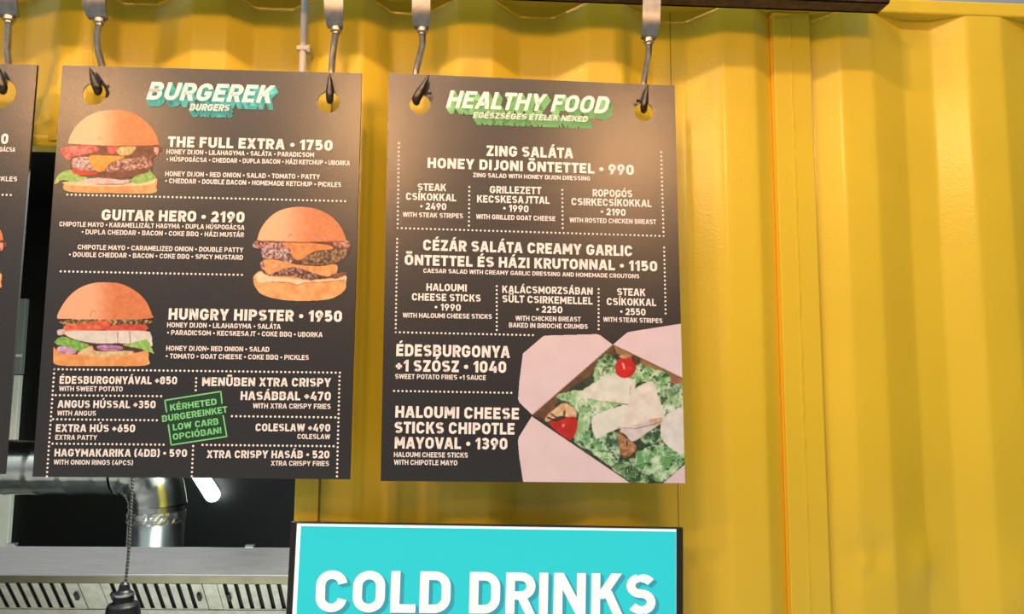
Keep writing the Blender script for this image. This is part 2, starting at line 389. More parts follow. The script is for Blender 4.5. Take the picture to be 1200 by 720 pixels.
def stroke(pts, w, closed):
    n = len(pts); P = [np.array(p, float) for p in pts]
    Q = [P[0]]
    for p in P[1:]:
        if np.linalg.norm(p - Q[-1]) > 1e-5: Q.append(p)
    if closed and np.linalg.norm(Q[0] - Q[-1]) < 1e-5: Q.pop()
    P = Q; n = len(P); L = []; Rr = []
    for i in range(n):
        a = P[i - 1] if (i > 0 or closed) else None; c = P[(i + 1) % n] if (i < n - 1 or closed) else None
        d1 = (P[i] - a) / np.linalg.norm(P[i] - a) if a is not None else None
        d2 = (c - P[i]) / np.linalg.norm(c - P[i]) if c is not None else None
        if d1 is None: d1 = d2
        if d2 is None: d2 = d1
        n1 = np.array((-d1[1], d1[0])); n2 = np.array((-d2[1], d2[0])); m = n1 + n2; m /= max(np.linalg.norm(m), 1e-6)
        s = w / 2 / max(m.dot(n1), .5)
        L.append(P[i] + m * s); Rr.append(P[i] - m * s)
    out = []
    for i in range(n if closed else n - 1):
        j = (i + 1) % n; out.append([L[i], L[j], Rr[j], Rr[i]])
    return out
def text_polys(s, w):
    x = 0; out = []; prev = None
    for ch in s:
        if ch == ' ': x += .43; prev = None; continue
        W, pr = glyph(ch, w)
        gap = 0 if x == 0 else (.13 if prev else 0)
        if prev and (prev + ch) in ('AT', 'TA', 'ÁT', 'TÁ', 'AV', 'VA', 'YÁ', 'ÁV', 'LT', 'AY', 'YA', 'RT', 'LY'): gap = .02
        elif prev and (ch in 'AÁVYTWJX' or prev in 'AÁVYTWLKRX'): gap = .085
        x += gap
        for p in pr:
            if p[0] == 's': qs = stroke(p[1], w, p[2])
            elif p[0] == 'd':
                _, x0, y0, x1, y1 = p; L = math.hypot(x1 - x0, y1 - y0); hx = w / 2 * L / abs(y1 - y0)
                qs = [[(x0 - hx, y0), (x0 + hx, y0), (x1 + hx, y1), (x1 - hx, y1)]]
            elif p[0] == 'r': qs = [[(p[1], p[2]), (p[3], p[2]), (p[3], p[4]), (p[1], p[4])]]
            elif p[0] == 'p': qs = [p[1]]
            else: qs = [[(p[1] + p[3] * cos(2 * pi * k / 12), p[2] + p[3] * sin(2 * pi * k / 12)) for k in range(12)]]
            out += [[(q[0] + x, q[1]) for q in poly] for poly in qs]
        x += W; prev = ch
    return out, x

class Face:
    """a flat printed face: turns measured points into its own x / z metres"""
    def __init__(s, root, M):
        s.root = root; s.M = M; s.Mi = M.inverted(); s.P0 = M.translation.copy(); s.n = (M.to_3x3() @ Vector((0, 1, 0))).normalized()
    def loc(s, px, py):
        q = s.Mi @ hit(px, py, s.P0, s.n); return np.array((q.x, q.z))
    def polys(s, text, x0, y0, x1, y1, cap, w=.20, slant=0):
        ps, W = text_polys(text, w)
        a, b = s.loc(x0, y0), s.loc(x1, y1); ex = (b - a) / W
        L = np.linalg.norm(b - a); upv = np.array((-(b - a)[1], (b - a)[0])) / L
        c = np.linalg.norm(s.loc((x0 + x1) / 2, (y0 + y1) / 2) - s.loc((x0 + x1) / 2, (y0 + y1) / 2 - cap))
        ey = upv * c + (b - a) / L * c * slant
        return [[a + ex * q[0] + ey * q[1] for q in p] for p in ps]
    def print(s, name, polys, m, off, label=None):
        V = []; F = []
        for p in polys:
            i = len(V); V += [(q[0], off, q[1]) for q in p]; F.append(tuple(range(i, i + len(p))))
        o = make(name, V, F, m, s.root)
        if label: o['label'] = label
        return o
    def text(s, name, lines, m=None, off=-.0012, w=.20, label=None, slant=0):
        ps = []
        for l in lines: ps += s.polys(*l[:6], l[6] if len(l) > 6 else w, slant)
        return s.print(name, ps, m or WHITE, off, label)
    def dots(s, runs, pitch=4.95, r=1.28):
        for run in runs:
            ps = []
            for (x0, y0), (x1, y1) in zip(run, run[1:]):
                n = max(1, round(math.hypot(x1 - x0, y1 - y0) / pitch))
                for k in range(n + 1):
                    c = s.loc(x0 + (x1 - x0) * k / n, y0 + (y1 - y0) * k / n); rr = r * .00168
                    ps.append([(c[0] + rr * cos(2 * pi * j / 10), c[1] + rr * sin(2 * pi * j / 10)) for j in range(10)])
            s.print('dotted_line', ps, WHITE, -.0010)
    def extrude(s, name, polys, vec, m, off, label=None):
        v = np.array(vec); out = []
        for p in polys:
            p = [np.array(q) for q in p]
            out.append([q + v for q in p])
            for i in range(len(p)): out.append([p[i - 1], p[i], p[i] + v, p[i - 1] + v])
        return s.print(name, out, m, off, label)

# ------------------------------------------------------------------ colour printing (pictures of food, painted point by point)
rng = np.random.default_rng(7)
def vnoise(X, Y, scale, seed, octv=3):
    out = np.zeros_like(X); amp = 1; tot = 0
    g = np.random.default_rng(seed)
    for o_ in range(octv):
        T = g.random((64, 64)); x = X / scale * 2 ** o_; y = Y / scale * 2 ** o_
        xi = np.floor(x).astype(int); yi = np.floor(y).astype(int); fx = x - xi; fy = y - yi
        fx = fx * fx * (3 - 2 * fx); fy = fy * fy * (3 - 2 * fy)
        a = T[yi % 64, xi % 64]; b = T[yi % 64, (xi + 1) % 64]; c = T[(yi + 1) % 64, xi % 64]; d = T[(yi + 1) % 64, (xi + 1) % 64]
        out += amp * ((a * (1 - fx) + b * fx) * (1 - fy) + (c * (1 - fx) + d * fx) * fy); tot += amp; amp *= .55
    return out / tot
class Canvas:
    def __init__(s, x0, y0, x1, y1, step=.45):
        s.xs = np.arange(x0, x1, step); s.ys = np.arange(y0, y1, step)
        s.X, s.Y = np.meshgrid(s.xs, s.ys); s.C = np.zeros((*s.X.shape, 3)); s.A = np.zeros(s.X.shape, bool); s.sd = 1
    def org(s, ox, oy, k): s.o = (ox, oy, k)
    def cv(s, p): return [(s.o[0] + a / s.o[2], s.o[1] + b / s.o[2]) for a, b in p]
    def inside(s, pts, smooth=True, rag=0, rs=5):
        p = s.cv(pts)
        if smooth: p = [tuple(v) for v in spline([(a, b, 0) for a, b in p], 5, True)]
        X, Y = s.X, s.Y
        if rag:
            s.sd += 1
            X = X + rag * (vnoise(X, Y, rs, 900 + s.sd, 3) - .5) * 2; Y = Y + rag * (vnoise(s.X, Y, rs, 1900 + s.sd, 3) - .5) * 2
        m = np.zeros(X.shape, bool); n = len(p)
        for i in range(n):
            (xa, ya), (xb, yb) = p[i - 1][:2], p[i][:2]
            if ya == yb: continue
            c = ((ya > Y) != (yb > Y)) & (X < (xb - xa) * (Y - ya) / (yb - ya) + xa); m ^= c
        return m
    def fill(s, pts, c0, c1=None, scale=4, octv=3, smooth=True, rag=0, rs=5, gain=1.8, cut=True, grad=None):
        m = s.inside(pts, smooth, rag, rs); s.sd += 1
        c0 = np.array(c0, float); c1 = c0 * .9 if c1 is None else np.array(c1, float)
        t = np.clip((vnoise(s.X, s.Y, scale, s.sd, octv) - .5) * gain + .5, 0, 1)[..., None]
        col = c0 * (1 - t) + c1 * t
        if grad is not None: col = col * grad[..., None] if grad.ndim == 2 else col * grad
        s.C[m] = col[m]
        if cut: s.A |= m
        return m
    def spots(s, m, col, scale, thr, k=1.0):
        s.sd += 1; q = m & (vnoise(s.X, s.Y, scale, s.sd, 3) > thr); s.C[q] = s.C[q] * (1 - k) + np.array(col) * k
    def line(s, pts, width, col):
        p = s.cv(pts)
        for (xa, ya), (xb, yb) in zip(p, p[1:]):
            L2 = (xb - xa) ** 2 + (yb - ya) ** 2 + 1e-9; t = np.clip(((s.X - xa) * (xb - xa) + (s.Y - ya) * (yb - ya)) / L2, 0, 1)
            d = np.hypot(s.X - xa - t * (xb - xa), s.Y - ya - t * (yb - ya)); s.C[(d < width / 2) & s.A] = col
    def blur(s):
        C = s.C.copy(); Af = s.A[..., None].astype(float)
        num = np.zeros_like(C); den = np.zeros_like(Af)
        for dx in (-1, 0, 1):
            for dy in (-1, 0, 1): num += np.roll(np.roll(C * Af, dx, 1), dy, 0); den += np.roll(np.roll(Af, dx, 1), dy, 0)
        s.C = np.where(den > 0, num / np.maximum(den, 1), C)
    def build(s, name, face, off, label=None, shift=(0, 0), clip=None):
        s.blur(); H, Wd = s.X.shape
        idx = -np.ones((H, Wd), int)
        q = s.A[:-1, :-1] & s.A[1:, :-1] & s.A[:-1, 1:] & s.A[1:, 1:]
        used = np.zeros((H, Wd), bool)
        used[:-1, :-1] |= q; used[1:, :-1] |= q; used[:-1, 1:] |= q; used[1:, 1:] |= q
        jj, ii = np.nonzero(used); idx[jj, ii] = np.arange(len(jj))
        # plane homography by the face's own projection, evaluated for all points
        Mi = np.array(face.Mi); n = np.array(face.n); P0 = np.array(face.P0); E = np.array(EYE)
        PX = s.X[jj, ii] + shift[0]; PY = s.Y[jj, ii] + shift[1]
        D = np.array(FW)[None] + np.array(RI)[None] * ((PX - 600) / FPX)[:, None] - np.array(UP)[None] * ((PY - 360) / FPX)[:, None]
        W3 = E + D * (((P0 - E) @ n) / (D @ n))[:, None]
        Lc = np.c_[W3, np.ones(len(W3))] @ Mi.T
        Vv = np.c_[Lc[:, 0], np.full(len(Lc), off), Lc[:, 2]]
        if clip is not None:      # trimmed at the board's right and bottom edges
            (ax, az), (bx, bz) = clip[:2]; Vv[:, 2] = np.maximum(Vv[:, 2], clip[2]); Vv[:, 0] = np.minimum(Vv[:, 0], ax + (bx - ax) * (Vv[:, 2] - az) / (bz - az) - .0004)
        a, b = np.nonzero(q); Fc = np.c_[idx[a, b], idx[a + 1, b], idx[a + 1, b + 1], idx[a, b + 1]]
        me = bpy.data.meshes.new(name); me.vertices.add(len(Vv)); me.vertices.foreach_set('co', Vv.ravel())
        me.loops.add(Fc.size); me.loops.foreach_set('vertex_index', Fc.ravel())
        me.polygons.add(len(Fc)); me.polygons.foreach_set('loop_start', np.arange(len(Fc)) * 4)
        me.update(calc_edges=True)
        c = np.clip(s.C[jj, ii], 0, 255) / 255; c = np.where(c <= .04045, c / 12.92, ((c + .055) / 1.055) ** 2.4) * np.array((.78, .84, .98))   # print colours cooled and dimmed to offset the warm lamplight
        at_ = me.color_attributes.new('print', 'FLOAT_COLOR', 'POINT'); at_.data.foreach_set('color', np.c_[c, np.ones(len(c))].ravel())
        me.materials.append(PRINT); o = bpy.data.objects.new(name, me); COL.objects.link(o); o.parent = face.root
        if label: o['label'] = label
        return o
def bun_grad(cv, m, light, dark, xs):
    """printed light and shade on a bun: pale lit side, darker golden side, with faint speckle and a paler rim"""
    t = np.clip((cv.X - xs[0]) / (xs[1] - xs[0]), 0, 1); t = t * t * (3 - 2 * t)
    col = np.array(light)[None, None] * (1 - t[..., None]) + np.array(dark)[None, None] * t[..., None]
    v = (vnoise(cv.X, cv.Y, 3.2, 33, 3) - .5) * (8 + 26 * t); col = col + v[..., None]
    cv.C[m] = col[m]
def burger_full():
    c = Canvas(62, 126, 190, 228); c.org(60, 110, 5.54)
    c.fill([(130, 335), (690, 338), (692, 395), (655, 430), (655, 500), (560, 540), (330, 548), (140, 505), (132, 430)], (96, 52, 34), (130, 80, 52), 3)
    c.fill([(60, 375), (75, 347), (180, 335), (290, 343), (300, 372), (200, 400), (140, 410), (122, 440), (78, 408)], (176, 62, 56), (236, 150, 136), 2.6, rag=.8)
    c.fill([(366, 345), (432, 342), (420, 382), (378, 390)], (190, 66, 58), (220, 110, 96), 3)
    c.fill([(668, 350), (697, 352), (692, 400), (674, 388)], (205, 96, 88), (240, 190, 180), 3)
    c.fill([(428, 366), (455, 345), (540, 343), (552, 355), (520, 390), (470, 405), (436, 390)], (228, 212, 150), (176, 150, 88), 2.4, rag=.6)
    c.fill([(135, 432), (160, 415), (250, 415), (290, 492), (200, 497), (145, 487)], (150, 104, 96), (228, 204, 200), 2.2, rag=.5, gain=2.6)
    c.fill([(340, 488), (420, 435), (560, 415), (645, 400), (662, 432), (650, 470), (560, 490), (430, 508), (345, 503)], (104, 56, 44), (222, 180, 164), 2.0, rag=.5, gain=2.6)
    c.fill([(245, 408), (360, 402), (480, 412), (385, 450), (342, 500), (290, 500)], (240, 172, 70), (222, 140, 56), 5)
    c.fill([(135, 490), (200, 497), (292, 508), (290, 526), (200, 531), (145, 516)], (222, 76, 46), (190, 56, 36), 4)
    c.fill([(88, 580), (150, 568), (270, 575), (450, 575), (540, 570), (640, 560), (688, 548), (686, 600), (662, 647), (400, 647), (110, 636)], (240, 182, 122), (226, 150, 86), 5)
    c.fill([(90, 572), (300, 566), (560, 572), (680, 556), (640, 590), (450, 600), (250, 600), (100, 592)], (248, 222, 190), (238, 196, 150), 4, rag=.7)
    c.fill([(190, 562), (300, 546), (430, 556), (520, 562), (440, 592), (280, 592)], (238, 214, 208), (206, 168, 166), 3, rag=.5)
    c.line([(300, 590), (470, 588), (520, 575)], .8, (120, 70, 50))
    c.fill([(20, 582), (50, 520), (120, 493), (142, 510), (190, 532), (240, 548), (150, 577), (80, 560), (42, 584)], (186, 214, 128), (124, 172, 84), 3, rag=.6)
    c.fill([(518, 562), (560, 530), (630, 510), (640, 490), (655, 512), (682, 542), (660, 560), (600, 582), (540, 587)], (178, 210, 118), (112, 164, 80), 3, rag=.6)
    m = c.fill([(110, 318), (130, 260), (170, 200), (230, 150), (310, 115), (400, 105), (490, 112), (570, 145), (640, 200), (685, 270), (699, 322), (690, 334), (560, 338), (400, 338), (250, 334), (115, 325)], (0, 0, 0))
    bun_grad(c, m, (252, 196, 152), (216, 132, 80), (110, 150)); c.line([(300, 300), (315, 285), (330, 300)], .7, (190, 120, 80))
    c.line([(118, 330), (400, 341), (690, 337)], .9, (130, 70, 45)); return c
def burger_double():
    c = Canvas(294, 240, 412, 355); c.org(280, 230, 5.54)
    c.fill([(130, 290), (692, 295), (692, 400), (640, 450), (640, 500), (692, 492), (684, 520), (600, 540), (400, 540), (190, 520), (140, 470), (150, 420), (148, 350)], (70, 42, 34), (110, 66, 48), 3)
    c.fill([(88, 318), (110, 292), (190, 295), (310, 300), (342, 342), (250, 345), (150, 345), (96, 336)], (84, 36, 34), (216, 170, 160), 2.2, rag=.7, gain=2.6)
    c.fill([(618, 302), (710, 288), (722, 320), (692, 337), (630, 330)], (130, 66, 58), (222, 170, 160), 2.4, rag=.5, gain=2.4)
    c.fill([(150, 345), (230, 340), (340, 350), (362, 400), (330, 432), (270, 412), (160, 402)], (104, 70, 66), (226, 200, 200), 2.1, rag=.5, gain=2.6)
    c.fill([(400, 425), (480, 372), (600, 350), (692, 338), (697, 380), (640, 425), (520, 445), (400, 438)], (70, 48, 34), (178, 146, 108), 2.0, rag=.4, gain=2.4)
    c.fill([(290, 305), (400, 300), (580, 318), (605, 345), (490, 360), (400, 415), (352, 400), (335, 350)], (234, 158, 96), (210, 128, 70), 5)
    c.fill([(170, 410), (280, 420), (380, 445), (520, 455), (632, 445), (632, 500), (570, 522), (480, 500), (380, 470), (300, 482), (210, 512), (170, 490), (158, 440)], (236, 176, 116), (212, 140, 80), 4, rag=.4)
    c.fill([(140, 430), (160, 425), (170, 480), (145, 465)], (220, 180, 170), (150, 100, 90), 3)
    c.fill([(98, 515), (140, 485), (190, 512), (340, 522), (460, 542), (600, 532), (692, 512), (698, 560), (690, 610), (640, 650), (560, 675), (400, 682), (260, 672), (150, 640), (105, 590), (93, 545)], (240, 186, 124), (224, 152, 90), 6)
    c.fill([(104, 515), (145, 495), (200, 520), (460, 545), (600, 535), (690, 520), (690, 545), (560, 560), (430, 562), (380, 580), (330, 562), (215, 556), (130, 560)], (250, 222, 192), (240, 196, 150), 4, rag=.5)
    c.fill([(190, 517), (300, 470), (380, 465), (515, 518), (465, 548), (340, 522)], (76, 42, 36), (190, 150, 140), 2.0, rag=.5, gain=2.4)
    c.fill([(600, 512), (690, 490), (692, 515), (622, 538)], (70, 44, 36), (170, 110, 80), 2.4, rag=.4)
    c.line([(215, 558), (330, 562), (380, 580), (430, 562), (560, 558), (680, 545)], .7, (150, 90, 60))
    m = c.fill([(118, 283), (140, 215), (190, 145), (260, 95), (340, 73), (420, 70), (510, 85), (600, 130), (660, 195), (694, 270), (690, 292), (620, 300), (400, 298), (200, 291), (122, 289)], (0, 0, 0))
    bun_grad(c, m, (246, 188, 146), (214, 132, 88), (322, 372)); c.line([(320, 270), (335, 245), (350, 262)], .7, (180, 112, 80))
    c.line([(125, 292), (400, 301), (688, 295)], .9, (110, 60, 42)); return c
def burger_hipster():
    c = Canvas(60, 328, 186, 432); c.org(40, 320, 6)
    c.fill([(225, 328), (782, 330), (788, 400), (800, 560), (200, 560), (214, 400)], (58, 38, 32), (84, 52, 40), 3)
    c.fill([(230, 328), (780, 328), (786, 362), (500, 366), (230, 368)], (50, 36, 30), (206, 180, 120), 1.9, gain=2.6)
    c.fill([(225, 365), (380, 352), (520, 335), (525, 380), (470, 402), (350, 407), (220, 412)], (206, 70, 44), (232, 132, 100), 4)
    c.fill([(495, 388), (560, 366), (780, 366), (776, 410), (540, 410)], (190, 62, 48), (216, 98, 70), 4)
    c.fill([(138, 520), (165, 545), (220, 568), (330, 575), (450, 585), (640, 575), (740, 556), (802, 548), (806, 600), (782, 653), (400, 656), (160, 649), (136, 590)], (240, 180, 120), (226, 150, 86), 6)
    c.fill([(310, 562), (400, 512), (440, 548), (600, 548), (705, 552), (640, 582), (450, 592), (330, 577)], (236, 214, 168), (200, 168, 120), 3, rag=.4)
    c.fill([(215, 412), (400, 405), (770, 408), (822, 430), (832, 480), (822, 520), (700, 500), (590, 496), (430, 496), (300, 472), (230, 442)], (232, 230, 224), (212, 208, 200), 6)
    c.line([(588, 415), (590, 490)], .7, (130, 110, 100)); c.line([(672, 412), (678, 485)], .7, (120, 96, 84)); c.line([(505, 415), (508, 490)], .5, (196, 190, 182))
    c.fill([(165, 402), (215, 398), (212, 430), (170, 440)], (230, 212, 204), (190, 150, 140), 3)
    c.fill([(145, 485), (190, 450), (260, 462), (340, 488), (384, 508), (320, 548), (250, 535), (200, 515), (155, 505)], (166, 218, 112), (98, 160, 66), 2.6, rag=.8)
    c.fill([(625, 505), (740, 482), (795, 470), (822, 520), (846, 566), (800, 552), (740, 532), (680, 522)], (178, 222, 130), (118, 176, 84), 2.6, rag=.8)
    c.fill([(160, 532), (190, 515), (260, 530), (302, 552), (280, 571), (220, 572), (175, 556)], (222, 184, 220), (170, 106, 168), 5)
    c.fill([(440, 522), (480, 507), (600, 514), (627, 530), (590, 544), (480, 545)], (206, 160, 208), (168, 108, 172), 4)
    c.line([(452, 530), (610, 535)], .8, (140, 80, 140))
    m = c.fill([(163, 320), (180, 260), (240, 170), (320, 105), (420, 70), (520, 66), (620, 78), (720, 130), (790, 200), (830, 290), (825, 320), (640, 330), (400, 328), (230, 325)], (0, 0, 0))
    bun_grad(c, m, (240, 180, 142), (214, 128, 84), (104, 140)); c.line([(395, 310), (405, 270), (425, 262), (430, 280)], .7, (184, 112, 80)); return c
def salad():
    c = Canvas(604, 377, 806, 568); c.org(600, 370, 3.6); pk, pk2 = (228, 211, 216), (218, 199, 205)
    S = dict(smooth=False)
    c.fill([(425, 122), (735, 272), (735, 710), (500, 715), (85, 420)], (26, 40, 28), (60, 84, 58), 2.5, **S)
    c.fill([(425, 124), (432, 165), (345, 245), (205, 335), (150, 445), (85, 420)], (112, 80, 58), (84, 58, 44), 8, **S)
    c.fill([(428, 126), (735, 276), (735, 322), (590, 232), (440, 160)], (176, 128, 88), (140, 98, 68), 8, **S)
    G1, G2 = (186, 216, 174), (96, 150, 92)
    def lf(p, a, b, sc=3.2, dark=.68):
        a = [v * .8 + w_ * .2 for v, w_ in zip(a, (226, 236, 222))]
        m = c.fill(p, a, b, sc * 2.4, rag=2.0, rs=6, gain=2.8, octv=3); c.spots(m, (34, 60, 40), 5.5, dark + .03, .8); c.spots(m, (222, 238, 216), 7, .60, .6)
        c.sd += 1; n = vnoise(c.X, c.Y, 7.5, c.sd, 2); q = m & (np.abs(n - .5) < .022); c.C[q] = c.C[q] * .35 + np.array((226, 240, 216)) * .65
        q = m & (np.abs(n - .40) < .020); c.C[q] = c.C[q] * .4 + np.array((44, 84, 50)) * .6
    lf([(345, 275), (352, 210), (365, 180), (405, 165), (442, 190), (445, 255), (385, 268)], (160, 208, 148), (66, 118, 62), 3, .56)
    lf([(495, 260), (520, 210), (545, 205), (600, 228), (662, 248), (655, 325), (610, 350), (565, 285), (510, 285)], (176, 220, 160), (96, 156, 88), 3, .62)
    lf([(625, 340), (665, 300), (735, 310), (735, 560), (640, 530), (620, 450)], (196, 220, 196), (90, 136, 90), 4, .55)
    lf([(185, 345), (230, 322), (330, 318), (445, 360), (425, 400), (355, 420), (322, 500), (400, 560), (432, 635), (330, 572), (262, 530), (280, 420), (240, 372)], (206, 226, 196), (132, 184, 128), 5, .74)
    lf([(300, 520), (335, 480), (440, 495), (455, 560), (440, 640), (380, 610)], (140, 190, 146), (52, 92, 60), 3, .54)
    lf([(262, 530), (300, 490), (345, 500), (400, 560), (430, 632), (330, 575)], (160, 214, 156), (88, 156, 98), 3, .66)
    lf([(540, 500), (600, 470), (650, 500), (640, 550), (560, 545)], (140, 190, 140), (48, 90, 56), 3, .54)
    lf([(420, 640), (520, 600), (575, 690), (560, 712), (500, 710)], (128, 176, 118), (56, 102, 58), 3, .56)
    lf([(520, 585), (560, 560), (620, 545), (710, 568), (735, 580), (735, 610), (640, 700), (600, 690), (540, 650)], (190, 226, 186), (98, 160, 100), 5, .7)
    W1, W2 = (228, 230, 222), (208, 214, 200)
    c.fill([(320, 300), (380, 265), (440, 250), (510, 272), (518, 310), (492, 376), (420, 368), (330, 350), (290, 330)], W1, W2, 8, rag=.8)
    c.fill([(340, 432), (430, 390), (500, 378), (480, 455), (395, 500), (352, 517)], W1, (214, 220, 214), 8, rag=.6)
    c.line([(420, 368), (492, 376)], .9, (90, 100, 80)); c.line([(500, 300), (495, 372)], .7, (150, 150, 140))
    c.fill([(505, 320), (590, 278), (612, 330), (638, 400), (632, 445), (520, 477), (440, 470), (485, 400)], (232, 230, 222), (214, 210, 202), 8, rag=.6)
    c.fill([(460, 480), (600, 440), (645, 440), (560, 502), (510, 532), (480, 505)], (220, 216, 216), (196, 192, 192), 6, rag=.4)
    c.fill([(580, 440), (632, 432), (625, 455), (590, 462)], (190, 160, 140), (214, 190, 170), 4)
    c.line([(520, 478), (600, 458), (635, 446)], .8, (120, 100, 84)); c.line([(440, 472), (520, 478)], .7, (150, 144, 130))
    c.fill([(640, 435), (680, 395), (735, 385), (735, 575), (650, 545), (625, 480)], (226, 226, 226), (206, 210, 206), 7, rag=.9)
    lf([(650, 390), (680, 340), (735, 345), (735, 392), (690, 400)], (200, 224, 192), (130, 176, 124), 4, .74)
    lf([(380, 370), (425, 362), (445, 378), (400, 395)], (176, 214, 160), (130, 180, 110), 3, .8)
    c.fill([(448, 490), (480, 515), (520, 545), (522, 570), (495, 597), (460, 592), (450, 540)], (204, 166, 126), (128, 84, 50), 3, rag=.5)
    c.line([(484, 530), (486, 552)], 1.6, (60, 36, 24)); c.line([(455, 590), (495, 598), (522, 572)], 1.2, (84, 50, 30))
    m = c.fill([(436, 225), (445, 190), (478, 174), (510, 188), (522, 220), (508, 252), (475, 264), (445, 252)], (214, 38, 36), (176, 26, 28), 6)
    c.fill([(464, 200), (474, 205), (476, 228), (468, 222)], (244, 170, 160), (236, 120, 110), 4)
    c.fill([(505, 170), (540, 175), (535, 205), (515, 200)], (50, 40, 30), (90, 70, 40), 3, rag=.5)
    c.fill([(450, 172), (480, 165), (495, 176), (470, 182)], (214, 180, 130), (150, 120, 70), 3)
    c.fill([(140, 432), (180, 392), (215, 370), (240, 375), (270, 402), (266, 432), (200, 425), (150, 450)], (230, 206, 170), (190, 150, 104), 4, rag=.4)
    c.fill([(158, 452), (200, 440), (265, 428), (274, 480), (242, 527), (190, 492)], (200, 44, 38), (164, 30, 28), 5)
    c.line([(150, 430), (185, 445), (218, 430), (222, 405)], 2.0, (60, 40, 34)); c.line([(165, 415), (195, 435)], 1.6, (80, 56, 44))
    c.fill([(210, 462), (222, 458), (216, 474)], (236, 150, 140), (226, 110, 100), 4)
    # the four white card flaps of the opened box
    c.fill([(45, 160), (130, 87), (140, 84), (358, 78), (372, 82), (425, 122), (85, 420), (30, 368), (25, 352), (30, 280)], pk, pk2, 40, **S)
    c.fill([(425, 122), (484, 72), (494, 68), (735, 30), (735, 272), (718, 265)], pk, pk2, 40, **S)
    c.fill([(83, 424), (512, 715), (48, 715), (30, 600), (24, 528), (28, 512)], pk, pk2, 40, **S)
    c.fill([(735, 622), (735, 715), (628, 715)], pk, pk2, 40, **S)
    c.line([(85, 420), (425, 124)], .6, (150, 112, 92)); c.line([(425, 122), (735, 270)], .6, (176, 140, 116)); c.line([(85, 424), (512, 714)], .9, (40, 40, 34))
    return c

# ------------------------------------------------------------------ menu boards
BT = .006
def solve_quad(q, width):
    """rectangle of the given width whose corners lie behind the four measured points"""
    Rv = np.array([ray(*c) for c in q]); lam = np.linalg.svd(np.array([Rv[0], -Rv[1], Rv[2], -Rv[3]]).T)[2][3]; lam = lam / lam[0]
    P = Rv * lam[:, None]; P *= width / np.linalg.norm(P[1] - P[0])
    return [EYE + Vector(p) for p in P]
def frame(P):
    ex = (P[1] - P[0]).normalized(); c = sum(P, Vector()) / 4; ez = (P[0] - P[3]); n = ex.cross(ez).normalized()   # points away from the street side
    ey = -n if n.y < 0 else n; ez = ex.cross(ey); base = (P[2] + P[3]) / 2
    return Matrix(((ex.x, ey.x, ez.x, base.x), (ex.y, ey.y, ez.y, base.y), (ex.z, ey.z, ez.z, base.z), (0, 0, 0, 1)))
def board(P, holes, label):
    M = frame(P); root = empty('menu_board', M, label, 'menu board', 'hanging menu boards'); fc = Face(root, M)
    Mi = M.inverted(); cs = [Mi @ p for p in P]
    bm = bmesh.new(); eds = []
    def loop(pts):
        vs = [bm.verts.new((x, 0, z)) for x, z in pts]
        for i in range(len(vs)): eds.append(bm.edges.new((vs[i - 1], vs[i])))
    loop([(c.x, c.z) for c in cs])
    hl = []
    for hx, hy, r in holes:
        c = fc.loc(hx, hy); rr = r / FPX * (fc.P0 - EYE).length; hl.append((c, rr))
        loop([(c[0] + rr * cos(2 * pi * k / 40), c[1] + rr * sin(2 * pi * k / 40)) for k in range(40)])
    bmesh.ops.triangle_fill(bm, edges=eds, use_beauty=True)
    ff = list(bm.faces)
    g = bmesh.ops.extrude_face_region(bm, geom=ff)
    for v in [x for x in g['geom'] if isinstance(x, bmesh.types.BMVert)]: v.co.y += BT
    for f in bm.faces:
        ys = [v.co.y for v in f.verts]
        if max(ys) - min(ys) > BT / 2:
            cc = f.calc_center_median(); f.material_index = 1
            for c, rr in hl:
                if math.hypot(cc.x - c[0], cc.z - c[1]) < rr * 1.1: f.material_index = 2
    from_bm('panel', bm, [SLATE, EDGE, CORE], root)
    return root, fc, cs

P1 = solve_quad([(73, 76.5), (424, 86), (410, 562), (38, 559)], .6)
P2 = solve_quad([(455.5, 85.5), (790.5, 100.5), (803, 567), (446, 564)], .6)
b1, f1, c1 = board(P1, [(110, 109.8, 13), (385, 119.6, 12.6)], 'middle menu board with three burgers and a turquoise BURGEREK heading, left of the salad board')
b2, f2, c2 = board(P2, [(492.4, 122, 12.5), (754.7, 131, 11.8)], 'right-hand menu board with a green HEALTHY FOOD heading and a boxed salad picture')

# -- burger board
T = f1.polys('BURGEREK', 171.5, 116.8, 317, 121.2, 20.7, .21, .25); f1.print('heading', T, WHITE, -.0016)
k = .00168
f1.extrude('heading_shadow', T, (4.2 * k, -8.6 * k), TURQ, -.0012, 'turquoise block shadow of the heading')
T = f1.polys('BURGERS', 222, 129.7, 268, 130.7, 7.8, .21, .25); f1.print('subheading', T, WHITE, -.0016)
f1.extrude('heading_shadow', T, (4.4 * k, -8.2 * k), TURQ, -.0012, 'turquoise block shadow of the small heading')
D = .185
f1.text('dish_name', [('THE FULL EXTRA • 1750', 196.7, 172.4, 389.5, 176.9, 12.3)], w=.235)
f1.text('description', [('HONEY DIJON • LILAHAGYMA • SALÁTA • PARADICSOM', 195.3, 180.7, 368.1, 184.5, 5.5), ('• HÚSPOGÁCSA • CHEDDAR • DUPLA BACON • HÁZI KETCHUP • UBORKA', 195.3, 189.5, 410.2, 194.2, 5.5),
    ('HONEY DIJON • RED ONION • SALAD • TOMATO • PATTY', 193.8, 206.6, 374.9, 210.4, 5.6), ('• CHEDDAR • DOUBLE BACON • HOMEMADE KETCHUP • PICKLES', 193.8, 214.9, 399.9, 219.6, 5.6)], w=D)
f1.text('dish_name', [('GUITAR HERO • 2190', 119.2, 258.3, 286.4, 261.2, 12.7)], w=.235)
